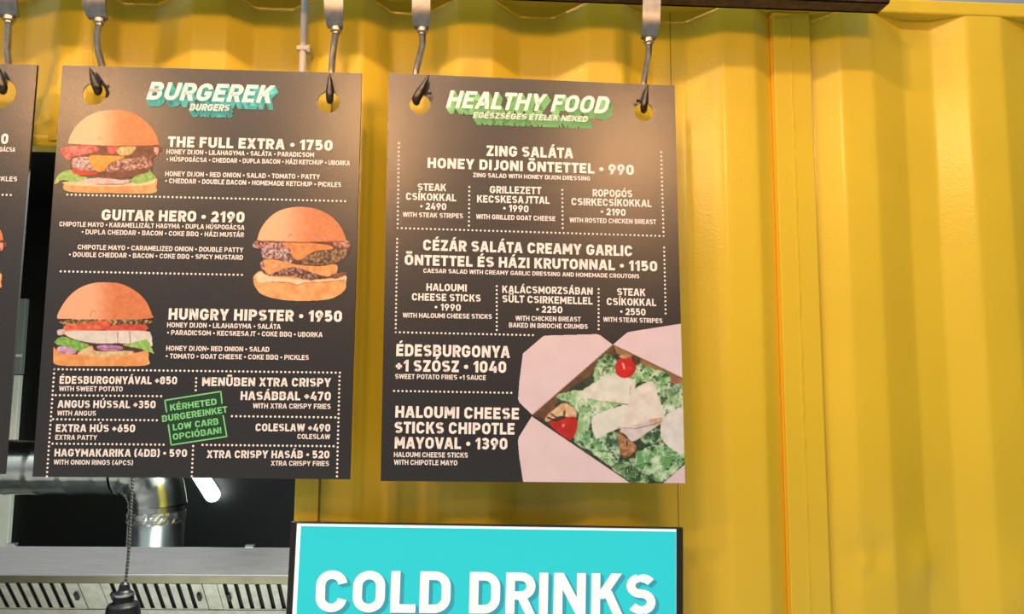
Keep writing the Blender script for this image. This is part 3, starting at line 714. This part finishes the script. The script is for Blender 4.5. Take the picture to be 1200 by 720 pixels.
f1.text('description', [('CHIPOTLE MAYO • KARAMELLIZÁLT HAGYMA • DUPLA HÚSPOGÁCSA', 69.9, 265.5, 286.6, 269.7, 5.6), ('• DUPLA CHEDDAR • BACON • COKE BBQ • HÁZI MUSTÁR', 95.8, 274.7, 286, 278.3, 5.6),
    ('CHIPOTLE MAYO • CARAMELIZED ONION • DOUBLE PATTY', 91.3, 292.5, 285.3, 296.1, 5.6), ('• DOUBLE CHEDDAR • BACON • COKE BBQ • SPICY MUSTARD', 81, 301.2, 284.8, 304.8, 5.6)], w=D)
f1.text('dish_name', [('HUNGRY HIPSTER • 1950', 197.6, 374.8, 400.6, 377.6, 13.2)], w=.235)
f1.text('description', [('HONEY DIJON • LILAHAGYMA • SALÁTA', 196, 383.8, 329, 386, 5.8), ('• PARADICSOM • KECSKESAJT • COKE BBQ • UBORKA', 196, 392.8, 378, 395.4, 5.8),
    ('HONEY DIJON• RED ONION • SALAD', 195, 411.2, 315.6, 412.6, 5.8), ('• TOMATO • GOAT CHEESE • COKE BBQ • PICKLES', 194.4, 420.4, 362, 422.2, 5.8)], w=D)
for a, b in [(('ÉDESBURGONYÁVAL +850', 70, 450, 207.6, 450.6, 9), ('WITH SWEET POTATO', 69.4, 458.6, 144, 459, 5.8)),
             (('ANGUS HÚSSAL +350', 67.6, 478.2, 182.4, 478.8, 9), ('WITH ANGUS', 67.2, 487.2, 112.6, 487.6, 5.8)),
             (('EXTRA HÚS +650', 65.6, 506.4, 158.4, 506.8, 9), ('EXTRA PATTY', 65, 515.6, 114, 516, 5.8)),
             (('HAGYMAKARIKA (4DB) • 590', 64, 535.2, 219.2, 535.8, 9), ('WITH ONION RINGS (4PCS)', 63, 544.6, 156, 545.4, 5.8)),
             (('COLESLAW +490', 299.6, 505.6, 387, 506, 9), ('COLESLAW', 348.6, 514.6, 387, 515, 5.8)),
             (('XTRA CRISPY HASÁB • 520', 242.4, 537, 386, 537.4, 9), ('XTRA CRISPY FRIES', 317.6, 546, 385.6, 546.4, 5.8))]:
    f1.text('extra_name', [a], w=.22); f1.text('description', [b], w=D)
f1.text('extra_name', [('MENÜBEN XTRA CRISPY', 237, 452.6, 388, 453.6, 10.2), ('HASÁBBAL +470', 282, 469, 387.6, 469.6, 10.2)], w=.22)
f1.text('description', [('WITH XTRA CRISPY FRIES', 296.4, 478.8, 387.6, 479.6, 6)], w=D)
f1.dots([[(79.3, 228.4), (404.5, 236)], [(71.5, 318.3), (283.7, 322.4)], [(398.4, 437), (64, 433), (55.2, 558.5)], [(398, 441.5), (395, 558.5)],
         [(230.2, 443.6), (229.6, 457.5)], [(226.6, 523), (225, 558.5)], [(65.6, 463.4), (189, 464.6)], [(62.6, 491.6), (184, 492.8)], [(62, 520.2), (192, 521.4)],
         [(272, 488), (393, 489.4)], [(237.6, 521.6), (391, 523.2)]])
# rubber-stamp panel
q = [f1.loc(*p) for p in ((193, 469), (259.2, 458.8), (266.2, 512), (200.6, 522.2))]
f1.print('stamp_ground', [q], STAMPD, -.0008, 'dark green ground of the tilted stamp')
def bar(a, b, wd=1.5):
    a, b = f1.loc(*a), f1.loc(*b); d = (b - a) / np.linalg.norm(b - a); n = np.array((-d[1], d[0])) * wd * k / 2; a = a - d * wd * k / 2; b = b + d * wd * k / 2
    return [a + n, b + n, b - n, a - n]
f1.print('stamp_frame', [bar((193.4, 469.4), (259, 459)), bar((200.8, 521.8), (266, 511.8)), bar((193.4, 469.4), (195.4, 482.6)), bar((197.6, 498.6), (200.8, 521.8)),
                         bar((259, 459), (260.4, 472.6)), bar((261.8, 487.6), (266, 511.8))], STAMPL, -.0010, 'light green frame of the stamp')
f1.text('stamp_lettering', [('KÉRHETED', 200, 481.8, 254.4, 474.4, 7.4), ('BURGEREINKET', 190.6, 495, 267, 483.6, 7.6), ('LOW CARB', 203.2, 504.8, 256.6, 497.6, 7.6), ('OPCIÓBAN!', 203.2, 516, 260, 508, 7.4)], m=STAMPL, w=.2, label='light green stamp lettering')
cf = burger_full()
cf.build('burger_picture', f1, -.0007, 'printed burger with bacon, melted cheese and lettuce')
burger_double().build('burger_picture', f1, -.0007, 'printed burger with two patties')
burger_hipster().build('burger_picture', f1, -.0007, 'printed burger with white cheese and red onion')

# -- salad board
T = f2.polys('HEALTHY FOOD', 522.4, 126.4, 710.5, 133.4, 20.1, .205, .26); f2.print('heading', T, WHITE, -.0016)
f2.extrude('heading_shadow', T, (5.0 * k, -8.0 * k), GREENP, -.0012, 'light green block shadow of the heading')
T = f2.polys('EGÉSZSÉGES ÉTELEK NEKED', 554, 138.4, 687.6, 143.2, 6.7, .18, .26); f2.print('subheading', T, WHITE, -.0016)
f2.extrude('heading_shadow', T, (5.6 * k, -8.6 * k), GREENP, -.0012, 'light green block shadow of the small heading')
f2.text('dish_name', [('ZING SALÁTA', 570.2, 183, 671.7, 185.9, 12.2), ('HONEY DIJONI ÖNTETTEL • 990', 501, 197, 742.5, 205.4, 11.9)], w=.225)
f2.text('description', [('ZING SALAD WITH HONEY DIJON DRESSING', 554.4, 207.8, 691.5, 212.1, 5)], w=D)
f2.text('dish_name', [('CÉZÁR SALÁTA CREAMY GARLIC', 495.8, 293.6, 740.8, 300.6, 12.6), ('ÖNTETTEL ÉS HÁZI KRUTONNAL • 1150', 474.2, 310.8, 770, 318.4, 12.2)], w=.225)
f2.text('description', [('CAESAR SALAD WITH CREAMY GARLIC DRESSING AND HOMEMADE CROUTONS', 496.1, 319.9, 749, 326.6, 5)], w=D)
for a, b in [([('STEAK', 489.4, 223.5, 522.9, 224.4, 8.5), ('CSÍKOKKAL', 475.7, 234.6, 534.6, 236.3, 8.5), ('• 2490', 492.3, 245.7, 522.9, 246.5, 8)], [('WITH STEAK STRIPES', 471.9, 254.4, 542.5, 256.2, 5.6)]),
             ([('GRILLEZETT', 574, 226.7, 634.3, 227.9, 8.5), ('KECSKESAJTTAL', 559.1, 237.5, 644, 239.3, 8.5), ('• 1990', 589.4, 248, 619.2, 249.2, 8)], [('WITH GRILLED GOAT CHEESE', 557.9, 256.8, 650.7, 259.4, 5.6)]),
             ([('ROPOGÓS', 694.4, 230.5, 740.8, 231.7, 8.5), ('CSIRKECSÍKOKKAL', 669.6, 240.7, 763.5, 243, 8.5), ('• 2190', 703.8, 252.1, 732.9, 253.3, 8)], [('WITH ROSTED CHICKEN BREAST', 667.3, 260.8, 768.8, 263.2, 5.6)]),
             ([('HALOUMI', 499.6, 340.9, 546.8, 342, 8.5), ('CHEESE STICKS', 482.7, 352.3, 563.2, 354, 8.5), ('• 1990', 509.2, 363.9, 539.8, 364.8, 8)], [('WITH HALOUMI CHEESE STICKS', 471.9, 372.4, 576.3, 374.1, 5.6)]),
             ([('KALÁCSMORZSÁBAN', 588.5, 343.5, 694.4, 345.8, 8.5), ('SÜLT CSIRKEMELLEL', 588.5, 354.6, 694.4, 357.2, 8.5), ('• 2250', 628.2, 366.5, 658.8, 367.4, 8)], [('WITH CHICKEN BREAST', 604, 375.9, 680.4, 377.3, 5.6)]), ([('BAKED IN BRIOCHE CRUMBS', 596.4, 384, 688.6, 385.8, 5.6)], []),
             ([('STEAK', 723, 346.4, 756.3, 347.3, 8.5), ('CSÍKOKKAL', 711, 357.8, 768.8, 359, 8.5), ('• 2550', 726.5, 369.2, 756.3, 370, 8)], [('WITH STEAK STRIPES', 706.7, 377.3, 776.1, 379.1, 5.6)])]:
    f2.text('extra_name' if b else 'description', a, w=.205 if b else D)
    if b: f2.text('description', b, w=D)
f2.text('dish_name', [('ÉDESBURGONYA', 464.3, 417.5, 597.5, 419.8, 14), ('+1 SZÓSZ • 1040', 463.7, 435.4, 593, 437.3, 13.6)], w=.225)
f2.text('description', [('SWEET POTATO FRIES +1 SAUCE', 463, 444.1, 569.3, 445.7, 5.6)], w=D)
f2.text('dish_name', [('HALOUMI CHEESE', 463.2, 489.5, 608, 491.9, 13.6), ('STICKS CHIPOTLE', 462.2, 508, 602.8, 509.6, 13.6), ('MAYOVAL • 1390', 462.4, 525.9, 594.4, 527.2, 13.6)], w=.225)
f2.text('description', [('HALOUMI CHEESE STICKS', 461.6, 535.9, 548.2, 536.7, 6), ('WITH CHIPOTLE MAYO', 461.6, 544.9, 535.8, 545.7, 6)], w=D)
f2.dots([[(467.5, 168.1), (466, 267.5), (777.5, 276.9), (774.6, 178.6)], [(550, 219.4), (549.5, 264.6)], [(658.8, 222.9), (659.4, 267.5)],
         [(465.5, 280.2), (463.7, 389.6), (624.4, 393.1)], [(778.1, 290.4), (779.9, 367.7)], [(582.1, 335.6), (582.1, 387)], [(701.4, 339.1), (701.4, 386)], [(461.9, 458.4), (599.1, 460.7)]], 4.85, 1.25)
xs_ = [p.x for p in c2]; zs_ = [p.z for p in c2]
salad().build('salad_picture', f2, -.0007, 'printed photo of a green salad with cheese and tomatoes in an open white card box', clip=((c2[1].x, c2[1].z), (c2[2].x, c2[2].z), max(c2[2].z, c2[3].z) + .0006))

# -- the board cut off by the left edge of the photograph
n1 = (f1.M.to_3x3() @ Vector((0, 1, 0))).normalized(); ex1 = (f1.M.to_3x3() @ Vector((1, 0, 0))).normalized()
pl = Vector((-.95, 1.475, 0))
TR = hit(43.5, 76, pl, n1); BR = hit(5, 556, pl, n1)
P3 = [TR - ex1 * .6, TR, BR, BR - ex1 * .6]
b3, f3, c3 = board(P3, [(1, 109, 13.6)], 'leftmost menu board, only its right edge in view, beside the dark hatch')
f3.text('dish_name', [('0', 1.5, 169, 9.6, 169.2, 12.2)], w=.235)
f3.text('description', [('HÚSPOGÁCSA', -19, 177.6, 18.2, 178.5, 5.5), ('PICKLES', -11, 212.2, 20.4, 213, 5.6)], w=D)
f3.dots([[(-40, 227.6), (13, 228.8)]])
cf2 = burger_full(); cf2.build('burger_picture', f3, -.0007, 'edge of a printed burger', shift=(-182, 112))

# ------------------------------------------------------------------ hooks that carry the boards
def hook(fc, fx, fy, sw, sbot, rod, tip_top, tip_bot, wmax, spur, label, lean=0, stop=-40):
    """fx,fy ferrule; sw strap half width px; rod = measured points down to the board's top edge; then through the hole to the point in front"""
    n = fc.n; y_b = fc.P0 + n * (BT + .011); y_f = fc.P0 - n * .013
    # strap hangs just in front of the beam
    beamf = W0 + WN * (BF - .005)
    fer = hit(fx, fy, beamf + WN * .026, WN) - WN * .026
    root = empty('meat_hook', Matrix.Translation(fer), label, 'hook', 'steel hooks holding the menu boards')
    lo = lambda p: p - fer
    # strap: plate bent back at the foot, over the beam at the top
    sc = (fer - EYE).length / FPX * .97
    topz = bz0 + bh + .003 - fer.z
    path = []   # (offset into the wall, z, half width scale, sideways): the foot sweeps back towards the rod
    for t in np.linspace(0, 1, 15):
        a = t * pi / 2; path.append((.030 * (1 - sin(a)), .002 + .052 * (1 - cos(a)), .80 + .20 * min(1, t * 1.6), lean * .1 * t))
    for t in np.linspace(.1, 1, 10): path.append((0, .054 + (topz - .058) * t, 1.0, lean * (.1 + .9 * t)))
    path += [(.004, topz + .002, 1, lean), (.03, topz + .004, 1, lean), (bd + .006, topz + .003, 1, lean), (bd + .011, topz - .004, 1, lean), (bd + .011, topz - .03, 1, lean)]
    th = .0045; hw = sw * sc; rows = []
    for i, (y, z, s_, sx) in enumerate(path):
        a = path[max(i - 1, 0)]; b = path[min(i + 1, len(path) - 1)]; ty, tz = b[0] - a[0], b[1] - a[1]; L = math.hypot(ty, tz) or 1; ny, nz = tz / L, -ty / L
        rows.append([WU * (sx * sc + sgn * hw * s_) + WN * (y + ny * e - .0045) + Vector((0, 0, z + nz * e)) for e, sgn in ((0, -1), (th, -1), (th, 1), (0, 1))])
    V = []; F = []; m = len(rows)
    for q in range(4):
        for i, r_w in enumerate(rows):
            V += [r_w[q], r_w[(q + 1) % 4]]
            if i: k_ = len(V); F.append((k_ - 4, k_ - 3, k_ - 1, k_ - 2))
    nb_ = len(V); V += rows[0] + rows[-1]; F += [(nb_, nb_ + 1, nb_ + 2, nb_ + 3), (nb_ + 4, nb_ + 5, nb_ + 6, nb_ + 7)]
    make('strap', V, F, STRAP, root, smooth=True)
    # ferrule ring and collar
    V, F = tube_data([(0, .026, .012), (0, .026, .006), (0, .026, .004), (0, .026, .0035), (0, .026, -.0035), (0, .026, -.005), (0, .026, -.0055), (0, .026, -.010)],
                     [.0085, .0098, .0105, .0118, .0118, .0105, .0080, .0078], 20)
    make('ferrule', V, F, STEEL, root, smooth=False)
    # rod: down behind the board, round through the hole
    rp = [Vector((0, .026, -.004))]
    m = len(rod)
    for i, (x, y) in enumerate(rod[1:], 1):
        t = i / (m - 1); P = (fer + WN * .026) * (1 - t) + y_b * t
        rp.append(lo(hit(x, y, P, WN if t < .5 else n)))
    bx, by = tip_bot
    bp_ = hit(bx + (rod[-1][0] - bx) * .35, by - 12, y_b, n); bb = hit(bx, by - 2, y_b, n); bm_ = hit(bx, by + 1, fc.P0 + n * (BT / 2 - .001), n); bf = hit(bx, by - 3, y_f, n)
    rr = .0068
    rp += [lo(bp_), lo(bb)]
    pts = spline(rp + [lo(bm_)], 8); V, F = tube_data(pts, rr, 16)
    make('rod', V, F, STEEL, root, smooth=True)
    tt = hit(tip_top[0], tip_top[1], y_f, n); mid = (bf * .55 + tt * .45)
    pts = spline([lo(bb), lo(bm_), lo(bf), lo(bf * .75 + tt * .25), lo(bf * .5 + tt * .5), lo(bf * .2 + tt * .8), lo(tt)], 8)
    wm = wmax * .5 * .00168; N = len(pts)
    rad = [float(np.interp(i / (N - 1), [0, .17, .34, .5, .67, .84, 1], [rr, rr * 1.02, wm * .98, wm, wm * .76, wm * .40, .0006])) for i in range(N)]
    V, F = tube_data(pts, rad, 16); make('point', V, F, HOOKT, root, smooth=True)
    if spur:
        s0 = hit(spur[0], spur[1], y_f, n); s1 = hit(spur[2], spur[3], y_f, n)
        V, F = tube_data([lo(s0), lo(s0 * .5 + s1 * .5), lo(s1)], [.0022, .0022, .0040], 8); make('spur', V, F, BLACKP, root)
    return root
hook(f3, 10, 22, 13.5, 0, [(10, 24), (9.5, 40), (9, 60), (10, 76)], (-2, 78), (3, 106), 11, None, 'steel hook with a wide flat strap at the top left corner, holding the leftmost board')
hook(f1, 116, 25, 11.5, 0, [(116, 28), (114, 42), (115.5, 60), (120, 80)], (105, 79), (114.5, 107), 11, (116.5, 96, 119.5, 96), 'steel hook through the left hole of the burger board')
hook(f1, 393, 35, 10.5, 0, [(393, 38), (392, 50), (390, 66), (388.5, 86)], (386.5, 86), (386.5, 117), 9.5, None, 'steel hook through the right hole of the burger board, beside the thin grey pipe')
hook(f2, 494, 36, 10.3, 0, [(494, 40), (495, 52), (492, 66), (487.5, 86)], (503, 88), (488, 119), 11, (500, 110, 505.5, 109), 'steel hook through the left hole of the salad board, its rod bent to the left')
hook(f2, 759.5, 48, 10.2, 0, [(759.5, 52), (760, 64), (757, 80), (754.5, 98)], (759, 99), (754.5, 128), 9, (752, 119, 746.5, 118), 'steel hook with a long strap through the right hole of the salad board', lean=4)

# ------------------------------------------------------------------ conduit pipe on the wall
pu, pz = wp(356, 40, -.012)
pr = empty('conduit_pipe', WM @ Matrix.Translation((pu, -.012, .95)), 'thin grey vertical pipe on the yellow wall, behind the burger board', 'pipe')
V, F = tube_data([(0, 0, 1.05), (0, 0, 1.4), (0, 0, RAIL_Z - .95 - .002)], .0078, 16); make('pipe', V, F, PIPEM, pr, smooth=True)
cz = wp(356, 58, -.012)[1] - .95
bm = bmesh.new(); box_bm(bm, (-.013, -.0095, cz - .005), (.014, -.0005, cz + .005), bev=.002); box_bm(bm, (.008, -.008, cz - .008), (.016, .012, cz + .008), bev=.002)
from_bm('pipe_clip', bm, PIPEM, pr)

# ------------------------------------------------------------------ COLD DRINKS light box
sy = R(3.0); sx_ = Vector((cos(sy), sin(sy), 0)); sn = Vector((-sin(sy), cos(sy), 0)); s0 = Vector((0, 1.585, 0))
TL = hit(341.5, 611.5, s0, sn); TRs = hit(800, 618.5, s0, sn)
wS = (TRs - TL).length; ex = (TRs - TL).normalized(); ez = sn.cross(ex).normalized(); ez = -ez if ez.z < 0 else ez
hS = .40
bs = (TL + TRs) / 2 - ez * hS
SM = Matrix(((ex.x, sn.x, ez.x, bs.x), (ex.y, sn.y, ez.y, bs.y), (ex.z, sn.z, ez.z, bs.z), (0, 0, 0, 1)))
sr = empty('light_box_sign', SM, 'lit turquoise COLD DRINKS sign in a black frame below the menu boards', 'sign'); fs = Face(sr, SM)
hw = wS / 2
bm = bmesh.new(); box_bm(bm, (-hw, .002, 0), (hw, .018, hS - .0022)); 
box_bm(bm, (-hw, -.004, 0), (-hw + .0115, .004, hS), bev=.001); box_bm(bm, (hw - .0135, -.004, 0), (hw, .004, hS), bev=.001); box_bm(bm, (-hw, -.004, hS - .0028), (hw, .004, hS), bev=.0008); box_bm(bm, (-hw, -.004, 0), (hw, .004, .012))
from_bm('housing', bm, BLACKP, sr)
box('bracket', (-.25, .018, .10), (-.20, .14, .16), BLACKP, sr); box('bracket', (.20, .018, .10), (.25, .14, .16), BLACKP, sr)
box('lit_panel', (-hw + .0115, -.0012, .012), (hw - .0135, .0018, hS - .0029), SBORDER, sr)
box('colour_field', (-hw + .0195, -.0018, .02), (hw - .0142, -.0013, hS - .0082), SCREEN, sr)
T = fs.polys('COLD DRINKS', 369.4, 717.2, 767.8, 720.6, 48.5, .205)
fs.print('lettering', T, SLETTER, -.0030); fs.extrude('lettering_shadow', T, (4.6 * k, -3.6 * k), SSHADE, -.0024, 'darker teal edge of the letters')

# ------------------------------------------------------------------ inside the hatch: extractor hood
HY = 2.60
hx0, hx1 = at(-160, 655, HY).x, at(352, 655, HY).x
hzt = at(150, 641.5, HY).z; hzb = at(150, 674, HY).z
hr = empty('extractor_hood', Matrix.Translation(((hx0 + hx1) / 2, HY, hzb)), 'long stainless extractor hood with baffle filters seen through the dark hatch', 'hood')
ox = (hx0 + hx1) / 2; hwd = (hx1 - hx0) / 2; fh = hzt - hzb
# slopes: the lip drops back, then the filter bank falls away at about fifty degrees
lipd, lipz = .020, -.032
fy0, fz0 = lipd, lipz; fy1 = .30; fz1 = None
bm = bmesh.new(); box_bm(bm, (-hwd, 0, 0), (hwd, .004, fh), bev=.001); 
box_bm(bm, (-hwd, 0, -.004), (hwd, .010, .0))
from_bm('canopy', bm, INOX, hr)
make('roof_plate', [(-hwd, .004, fh - .001), (hwd, .004, fh - .001), (hwd, .95, fh - .42), (-hwd, .95, fh - .42)], [(0, 1, 2, 3)], INOX, hr)
V = [(-hwd, .008, -.004), (hwd, .008, -.004), (hwd, fy0, fz0), (-hwd, fy0, fz0)]
LIPM = mat('shaded_lip_stainless', (.15, .14, .10), .45, 1, noise=.15, nscale=12)  # shade under the lip is put into this darker steel colour
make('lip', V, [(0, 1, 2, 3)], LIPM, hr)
FD = Vector((0, .60, -.80)).normalized(); FNo = Vector((0, -.80, -.60))
FL = .13                                     # slope length of the visible filter bank
def fpt(px, py):
    """point on the filter plane, hood coordinates"""
    P0 = Vector((ox, HY + fy0, hzb + fz0)); return hit(px, py, P0, FNo) - Vector((ox, HY, hzb))
SLOT = mat('dark_filter_slot', (.008, .009, .008), .6)
zb = fpt(170, 714); L_ = (zb - Vector((zb.x, fy0, fz0))).length
def fl(x, t, lift=0): return Vector((x, fy0, fz0)) + FD * t + FNo * lift
def strip(V, F, xa, xb, t0, t1, lift, th=.003):
    i = len(V); V += [fl(xa, t0, lift), fl(xb, t0, lift), fl(xb, t1, lift), fl(xa, t1, lift), fl(xa, t0, lift - th), fl(xb, t0, lift - th), fl(xb, t1, lift - th), fl(xa, t1, lift - th)]
    F += [(i, i + 1, i + 2, i + 3), (i, i + 4, i + 5, i + 1), (i + 1, i + 5, i + 6, i + 2), (i + 3, i + 2, i + 6, i + 7), (i, i + 3, i + 7, i + 4)]
fx = [fpt(p, 684).x for p in (-60, 91, 117, 236, 254, 372)]
V, F = [], []; strip(V, F, -hwd, hwd - .004, .001, .24, -.012); make('filter_rack', V, F, SLOT, hr)
tops = {0: (-45, -31, -18, -5, 8, 21, 34, 47, 60, 73), 1: (130.5, 144, 156.5, 169, 182, 195, 208, 220.5), 2: (263, 276, 288.5, 301, 314, 326.5, 339, 352)}
for fi in range(3):
    x0, x1 = fx[2 * fi], fx[2 * fi + 1]
    sl = [fpt(p, 684).x for p in tops[fi]]
    V, F = [], []; e0 = x0
    for s_ in sl:
        strip(V, F, e0, s_ - .0072, .002, L_, 0); e0 = s_ + .0072
    strip(V, F, e0, x1 - .001, .002, L_, 0)
    strip(V, F, x0, x1 - .001, L_ - .004, L_, .001)
    fo = make('baffle_filter', V, F, FILTER, hr)
    for hxp in (x0 + .03, x1 - .018):
        V2, F2 = [], []; strip(V2, F2, hxp - .005, hxp + .005, .045, .075, .010, .010); make('handle', V2, F2, SLOT, fo)
for a, b in ((fx[1] + .002, fx[2] - .002), (fx[3] + .002, fx[4] - .002)):
    V, F = [], []; strip(V, F, a, b, .002, L_, 0); make('spacer_plate', V, F, FILTER, hr)
V, F = [], []; strip(V, F, -hwd, hwd - .004, L_ + .003, L_ + .09, .002); make('grease_tray', V, F, FILTER, hr)
for p in (12, 292):
    x = at(p, 640, HY).x - ox; box('clip', (x - .014, .0, fh), (x + .014, .02, fh + .008), INOX, hr, bev=.001)

# ------------------------------------------------------------------ spiral duct with an elbow down into the hood
DY = HY + .26; r_ = 30.5 / FPX * (DY + .02)
cL = at(60, 548, DY); zc = cL.z; xe = at(184, 600, DY).x
dr = empty('ventilation_duct', Matrix.Translation((xe, DY, hzt)), 'round silver ventilation duct that runs across the hatch and turns down into the hood', 'duct')
zl = zc - hzt; er = r_ * 1.35
pts = [(-2.0, 0, zl)]
for x in np.arange(-1.98, -er - .001, .012): pts.append((x, 0, zl))
V, F = tube_data(pts, [r_ + (.0022 if i % 10 in (0, 1) else 0) for i in range(len(pts))], 40, cap=False); make('straight_run', V, F, DUCTM, dr, smooth=True)
V, F = [], []
for s_ in range(4):
    a0, a1 = s_ * pi / 8, (s_ + 1) * pi / 8
    q = [(-er + er * sin(a), 0, zl - er + er * cos(a)) for a in (a0, a1)]
    # mitred gores: slightly overlapping rings
    tube_data([q[0], q[1]], [r_ * 1.004, r_], 40, V, F, cap=False)
pts = [(-er + er * sin(a), 0, zl - er + er * cos(a)) for a in np.linspace(0, pi / 2, 17)]
V, F = tube_data(pts, [r_ + (.0025 if i % 4 == 0 else 0) for i in range(17)], 40, cap=False); make('elbow', V, F, DUCTM, dr, smooth=True)
V, F = tube_data([(0, 0, zl - er), (0, 0, (zl - er) * .5), (0, 0, -.07)], r_ * .985, 40, cap=False); make('down_pipe', V, F, DUCTM, dr, smooth=True)
tz = at(184, 611, DY - r_).z - hzt
random.seed(9); V, F = tube_data([(0, 0, tz + .022), (0, 0, tz + .012), (0, 0, tz), (0, 0, tz - .012), (0, 0, tz - .018)], [r_ * 1.0, r_ * 1.02, r_ * 1.015, r_ * 1.022, r_ * 1.0], 60, cap=False)
V = [Vector(v) + Vector((random.uniform(-1, 1), random.uniform(-1, 1), random.uniform(-1, 1))) * .0016 for v in V]
make('foil_tape', V, F, FOIL, dr)

# white and grey panels on the far wall at the left
a = at(23, 440, BACK - .03); b = at(12, 640, BACK - .03)
o = box('wall_cupboard', (a.x - .75, BACK - .03, b.z - .3), (a.x, BACK - .001, a.z), PANELW, bev=.003)
tag(o, 'pale upright panel behind the duct at the far left of the hatch', 'panel')
a2 = at(27, 350, BACK - .03)
g = box('grey_wall_panel', (a.x - .75, BACK - .028, a.z + .004), (a.x + .004, BACK - .001, a2.z), PANELG, bev=.003)
tag(g, 'grey panel above the pale panel at the far left of the hatch', 'panel')
zz = at(22, 417, BACK - .03).z; box('ledge', (a.x - .75, BACK - .034, zz - .006), (a.x + .004, BACK - .027, zz + .006), PANELW, g)

# ------------------------------------------------------------------ glowing tube built in place of a lamp's reflection in the black wall
LY = BACK - .05
p0 = at(216, 528, LY); p1 = at(249, 580, LY); d = (p1 - p0); mid = (p0 + p1) / 2
lr = empty('tube_reflection', Matrix.Translation(mid), 'glowing white tube standing for a lamp reflection in the black wall, just under the burger board', 'lamp')
V, F = [], []
q0, q1 = p0 - mid, p1 - mid; dn = d.normalized(); rr = .034
prof_ = [(q0 - dn * rr * cos(a), rr * sin(a)) for a in np.linspace(.05, pi / 2, 6)] + [(q1 + dn * rr * sin(a), rr * cos(a)) for a in np.linspace(0, pi / 2 - .05, 6)]
V, F = tube_data([p for p, _ in prof_], [r__ for _, r__ in prof_], 20); make('glowing_tube', V, F, TUBE, lr, smooth=True)
V, F = tube_data([q0 + Vector((0, .036, 0)), q1 + Vector((0, .036, 0))], .018, 12); make('housing', V, F, PANELG, lr)
# added light with no fitting, brightens the hood and duct
kl = bpy.data.lights.new('hood_fill_light', 'AREA'); kl.shape = 'RECTANGLE'; kl.size = .5; kl.size_y = .12; kl.energy = 60; kl.color = (.90, 1, .93)
ko = bpy.data.objects.new('hood_fill_light', kl); ko.location = (-.55, 2.05, 2.5); ko.rotation_euler = (R(18), 0, 0); COL.objects.link(ko)

k2 = bpy.data.lights.new('filter_fill_light', 'AREA'); k2.shape = 'RECTANGLE'; k2.size = 1.6; k2.size_y = .3; k2.energy = 9; k2.color = (.93, 1, .90)  # added upward light on the filters, imitating bounce from a counter below
ko = bpy.data.objects.new('filter_fill_light', k2); ko.location = (-.9, 2.1, .35); ko.rotation_euler = (R(180 - 35), 0, 0); COL.objects.link(ko)

# ------------------------------------------------------------------ pendant lamp hanging in the hatch
PY = 2.05
pc = at(146, 684, PY)
pe = empty('pendant_lamp', Matrix.Translation(pc), 'black pendant lamp holder on a twisted cord in front of the steel hood', 'lamp')
cpts = [Vector((at(x, y, PY).x, PY, at(x, y, PY).z)) - pc for x, y in ((162, 380), (160, 470), (155.5, 562), (153, 610), (150.5, 650), (147, 686))]
cpts = [Vector((cpts[0].x + .004, 0, 2.62 - pc.z))] + cpts
V, F = [], []
path = spline(cpts, 110); L = 0
for ph in (0, pi):
    pp = []; L = 0
    for i, p in enumerate(path):
        if i: L += (p - path[i - 1]).length
        a = L / .009 * 2 * pi / 2 + ph; pp.append(p + Vector((cos(a), sin(a), 0)) * .0017)
    tube_data(pp, .0024, 8, V, F)
make('cord', V, F, CORD, pe, smooth=True)
def lathe(pr, n=28):
    V, F = tube_data([(0, 0, z) for z, r in pr], [r for z, r in pr], n); return V, F
u = (PY) / FPX
V, F = lathe([(.004, 2.5 * u), (-.002, 5 * u), (-7 * u, 6.2 * u), (-9 * u, 8 * u), (-10 * u, 10 * u), (-20.5 * u, 11.2 * u), (-21 * u, 8 * u)]); make('lamp_holder', V, F, BLACKP, pe)
V, F = lathe([(-20 * u, 11 * u), (-22 * u, 15.5 * u), (-24 * u, 17 * u), (-40 * u, 19.5 * u), (-48 * u, 21 * u), (-90 * u, 60 * u), (-91 * u, 59 * u)]); make('lamp_shade', V, F, BLACKP, pe)
V, F = lathe([(-10.5 * u, 10.3 * u), (-11 * u, 11.6 * u), (-13 * u, 11.6 * u), (-13.5 * u, 10.3 * u)]); make('ring', V, F, INOX, pe)['label'] = 'shiny metal ring'
